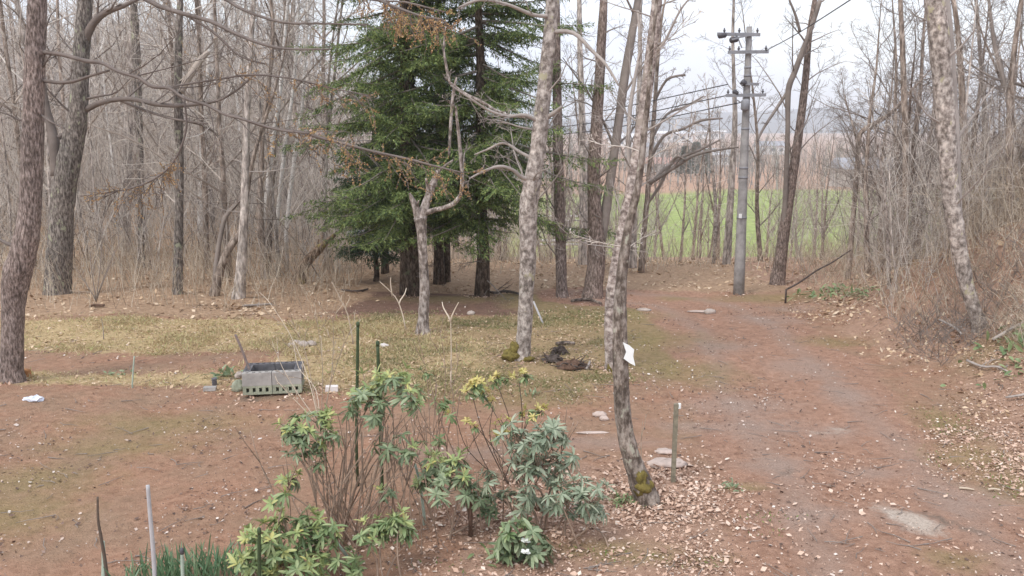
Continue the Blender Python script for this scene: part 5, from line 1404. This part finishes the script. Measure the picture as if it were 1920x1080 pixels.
tw_ = MB()
for _ in range(520):
    y = 6.3 + 12 * random.random() ** 1.4; x = random.uniform(-.62, .62) * y
    p0 = V((x, y, hz(x, y) + .012)); a_ = random.uniform(0, 6.28); L_ = random.uniform(.06, .35)
    d_ = V((math.cos(a_), math.sin(a_), 0)); q_ = [p0 + d_ * L_ * i / 3 + V((random.gauss(0, .012), random.gauss(0, .012), 0)) for i in range(4)]
    q_ = [V((v.x, v.y, hz(v.x, v.y) + .014)) for v in q_]
    tw_.tube(q_, taper(random.uniform(.003, .007), .002, 4), 4)
tag(tw_.build('fallen_twigs', M['twig_dark']), 'short broken twigs littering the yard and driveway', 'twigs', kind='stuff')
dr = MB(); g_ = np.random.default_rng(91)
for px_, py_, rr_ in ((22, 712, .35), (975, 672, .4), (1148, 690, .3), (1212, 938, .35), (792, 624, .25), (1838, 612, .5), (1054, 556, .4), (1112, 556, .5), (772, 552, .5), (903, 554, .4), (511, 741, .7), (1385, 551, .4), (1457, 533, .5), (680, 1010, .5), (1000, 985, .5), (1262, 905, .2), (1250, 873, .3)):
    b_ = ground(px_, py_); n_ = 130
    a_ = g_.uniform(0, 6.28, n_); r_ = rr_ * (.35 + 1.0 * g_.random(n_) ** 1.5)
    X_, Y_ = b_.x + np.cos(a_) * r_, b_.y + np.sin(a_) * r_
    dr.cards(np.stack([X_, Y_, height(X_, Y_) + .015], -1), np.stack([g_.normal(0, 1, n_), g_.normal(0, 1, n_), g_.normal(.1, .5, n_)], -1), np.stack([g_.normal(0, .6, n_), g_.normal(0, .6, n_), np.ones(n_)], -1), g_.uniform(.03, .075, n_), g_.uniform(.02, .045, n_), 0, .25)
tag(dr.build('leaf_litter', M['litter'], smooth=False), 'fallen leaves drifted against trunk feet and shrubs', 'leaf litter', kind='stuff')
def blades(name, label, n, xr, yr, weight, mat, lmin, lmax, w, flat=.6):
    g = np.random.default_rng(len(label) * 3)
    X = g.uniform(*xr, n * 5); Y = g.uniform(*yr, n * 5)
    keep = g.uniform(0, 1, n * 5) < weight(X, Y)
    X, Y = X[keep][:n], Y[keep][:n]; k = len(X)
    m = MB()
    m.cards(np.stack([X, Y, height(X, Y)], -1), np.stack([g.normal(0, flat, k), g.normal(0, flat, k), np.ones(k) * .55], -1), g.normal(0, 1, (k, 3)), g.uniform(lmin, lmax, k), w * g.uniform(.6, 1.4, k), 0, .3)
    return tag(m.build(name, mat), label, 'grass', kind='stuff')
blades('grass', 'matted dry yellow grass across the back of the yard', 30000, (-11, 0), (11.8, 18), lambda X, Y: zone_fields(X, Y)['dry'] * (.1 + .9 * clump(X, Y)), M['grass_dry'], .05, .13, .012, .9)
blades('grass', 'short patchy green grass around the birches', 22000, (-4, 3.2), (11.3, 18.5), lambda X, Y: zone_fields(X, Y)['green'] * (.05 + .95 * clump(X + 9, Y)), M['grass'], .03, .09, .010, .8)
def moss_w(X, Y):
    w = 0
    for (px, py, rx, ry) in ((1200, 1045, .4, .12), (1130, 1040, .35, .12), (1310, 1060, .2, .08), (1780, 800, .25, .6), (1830, 865, .4, .4), (1900, 910, .4, .3), (1430, 970, .2, .1), (1560, 640, .4, .4), (1180, 945, .3, .1), (1360, 915, .15, .06), (1440, 1000, .15, .07), (880, 1060, .4, .1), (1300, 985, .2, .08)):
        c = ground(px, py); w = np.maximum(w, np.exp(-((X - c.x) / rx) ** 2 - ((Y - c.y) / ry) ** 2))
    return w
blades('grass', 'small fresh moss and grass patches on the near ground', 7000, (-1, 7), (6.2, 15), lambda X, Y: moss_w(X, Y) * .8, M['grass_fresh'], .02, .05, .009, .9)

# ------------------------------------------------------------------ haze
hb = MB(); hb.box((0, 2000, 38), (9000, 6400, 126))
hz_o = hb.build('haze', [], smooth=False)
hmat = bpy.data.materials.new('haze_air'); hmat.use_nodes = True
hn = hmat.node_tree.nodes; hn.clear()
ho = hn.new('ShaderNodeOutputMaterial'); pv = hn.new('ShaderNodeVolumePrincipled')
pv.inputs['Color'].default_value = (.90, .945, 1.0, 1)
pv.inputs['Density'].default_value = .0006
pv.inputs['Anisotropy'].default_value = .2
hmat.node_tree.links.new(pv.outputs['Volume'], ho.inputs['Volume'])
hz_o.data.materials.append(hmat)
tag(hz_o, 'pale overcast haze filling the valley air', 'haze', kind='stuff')
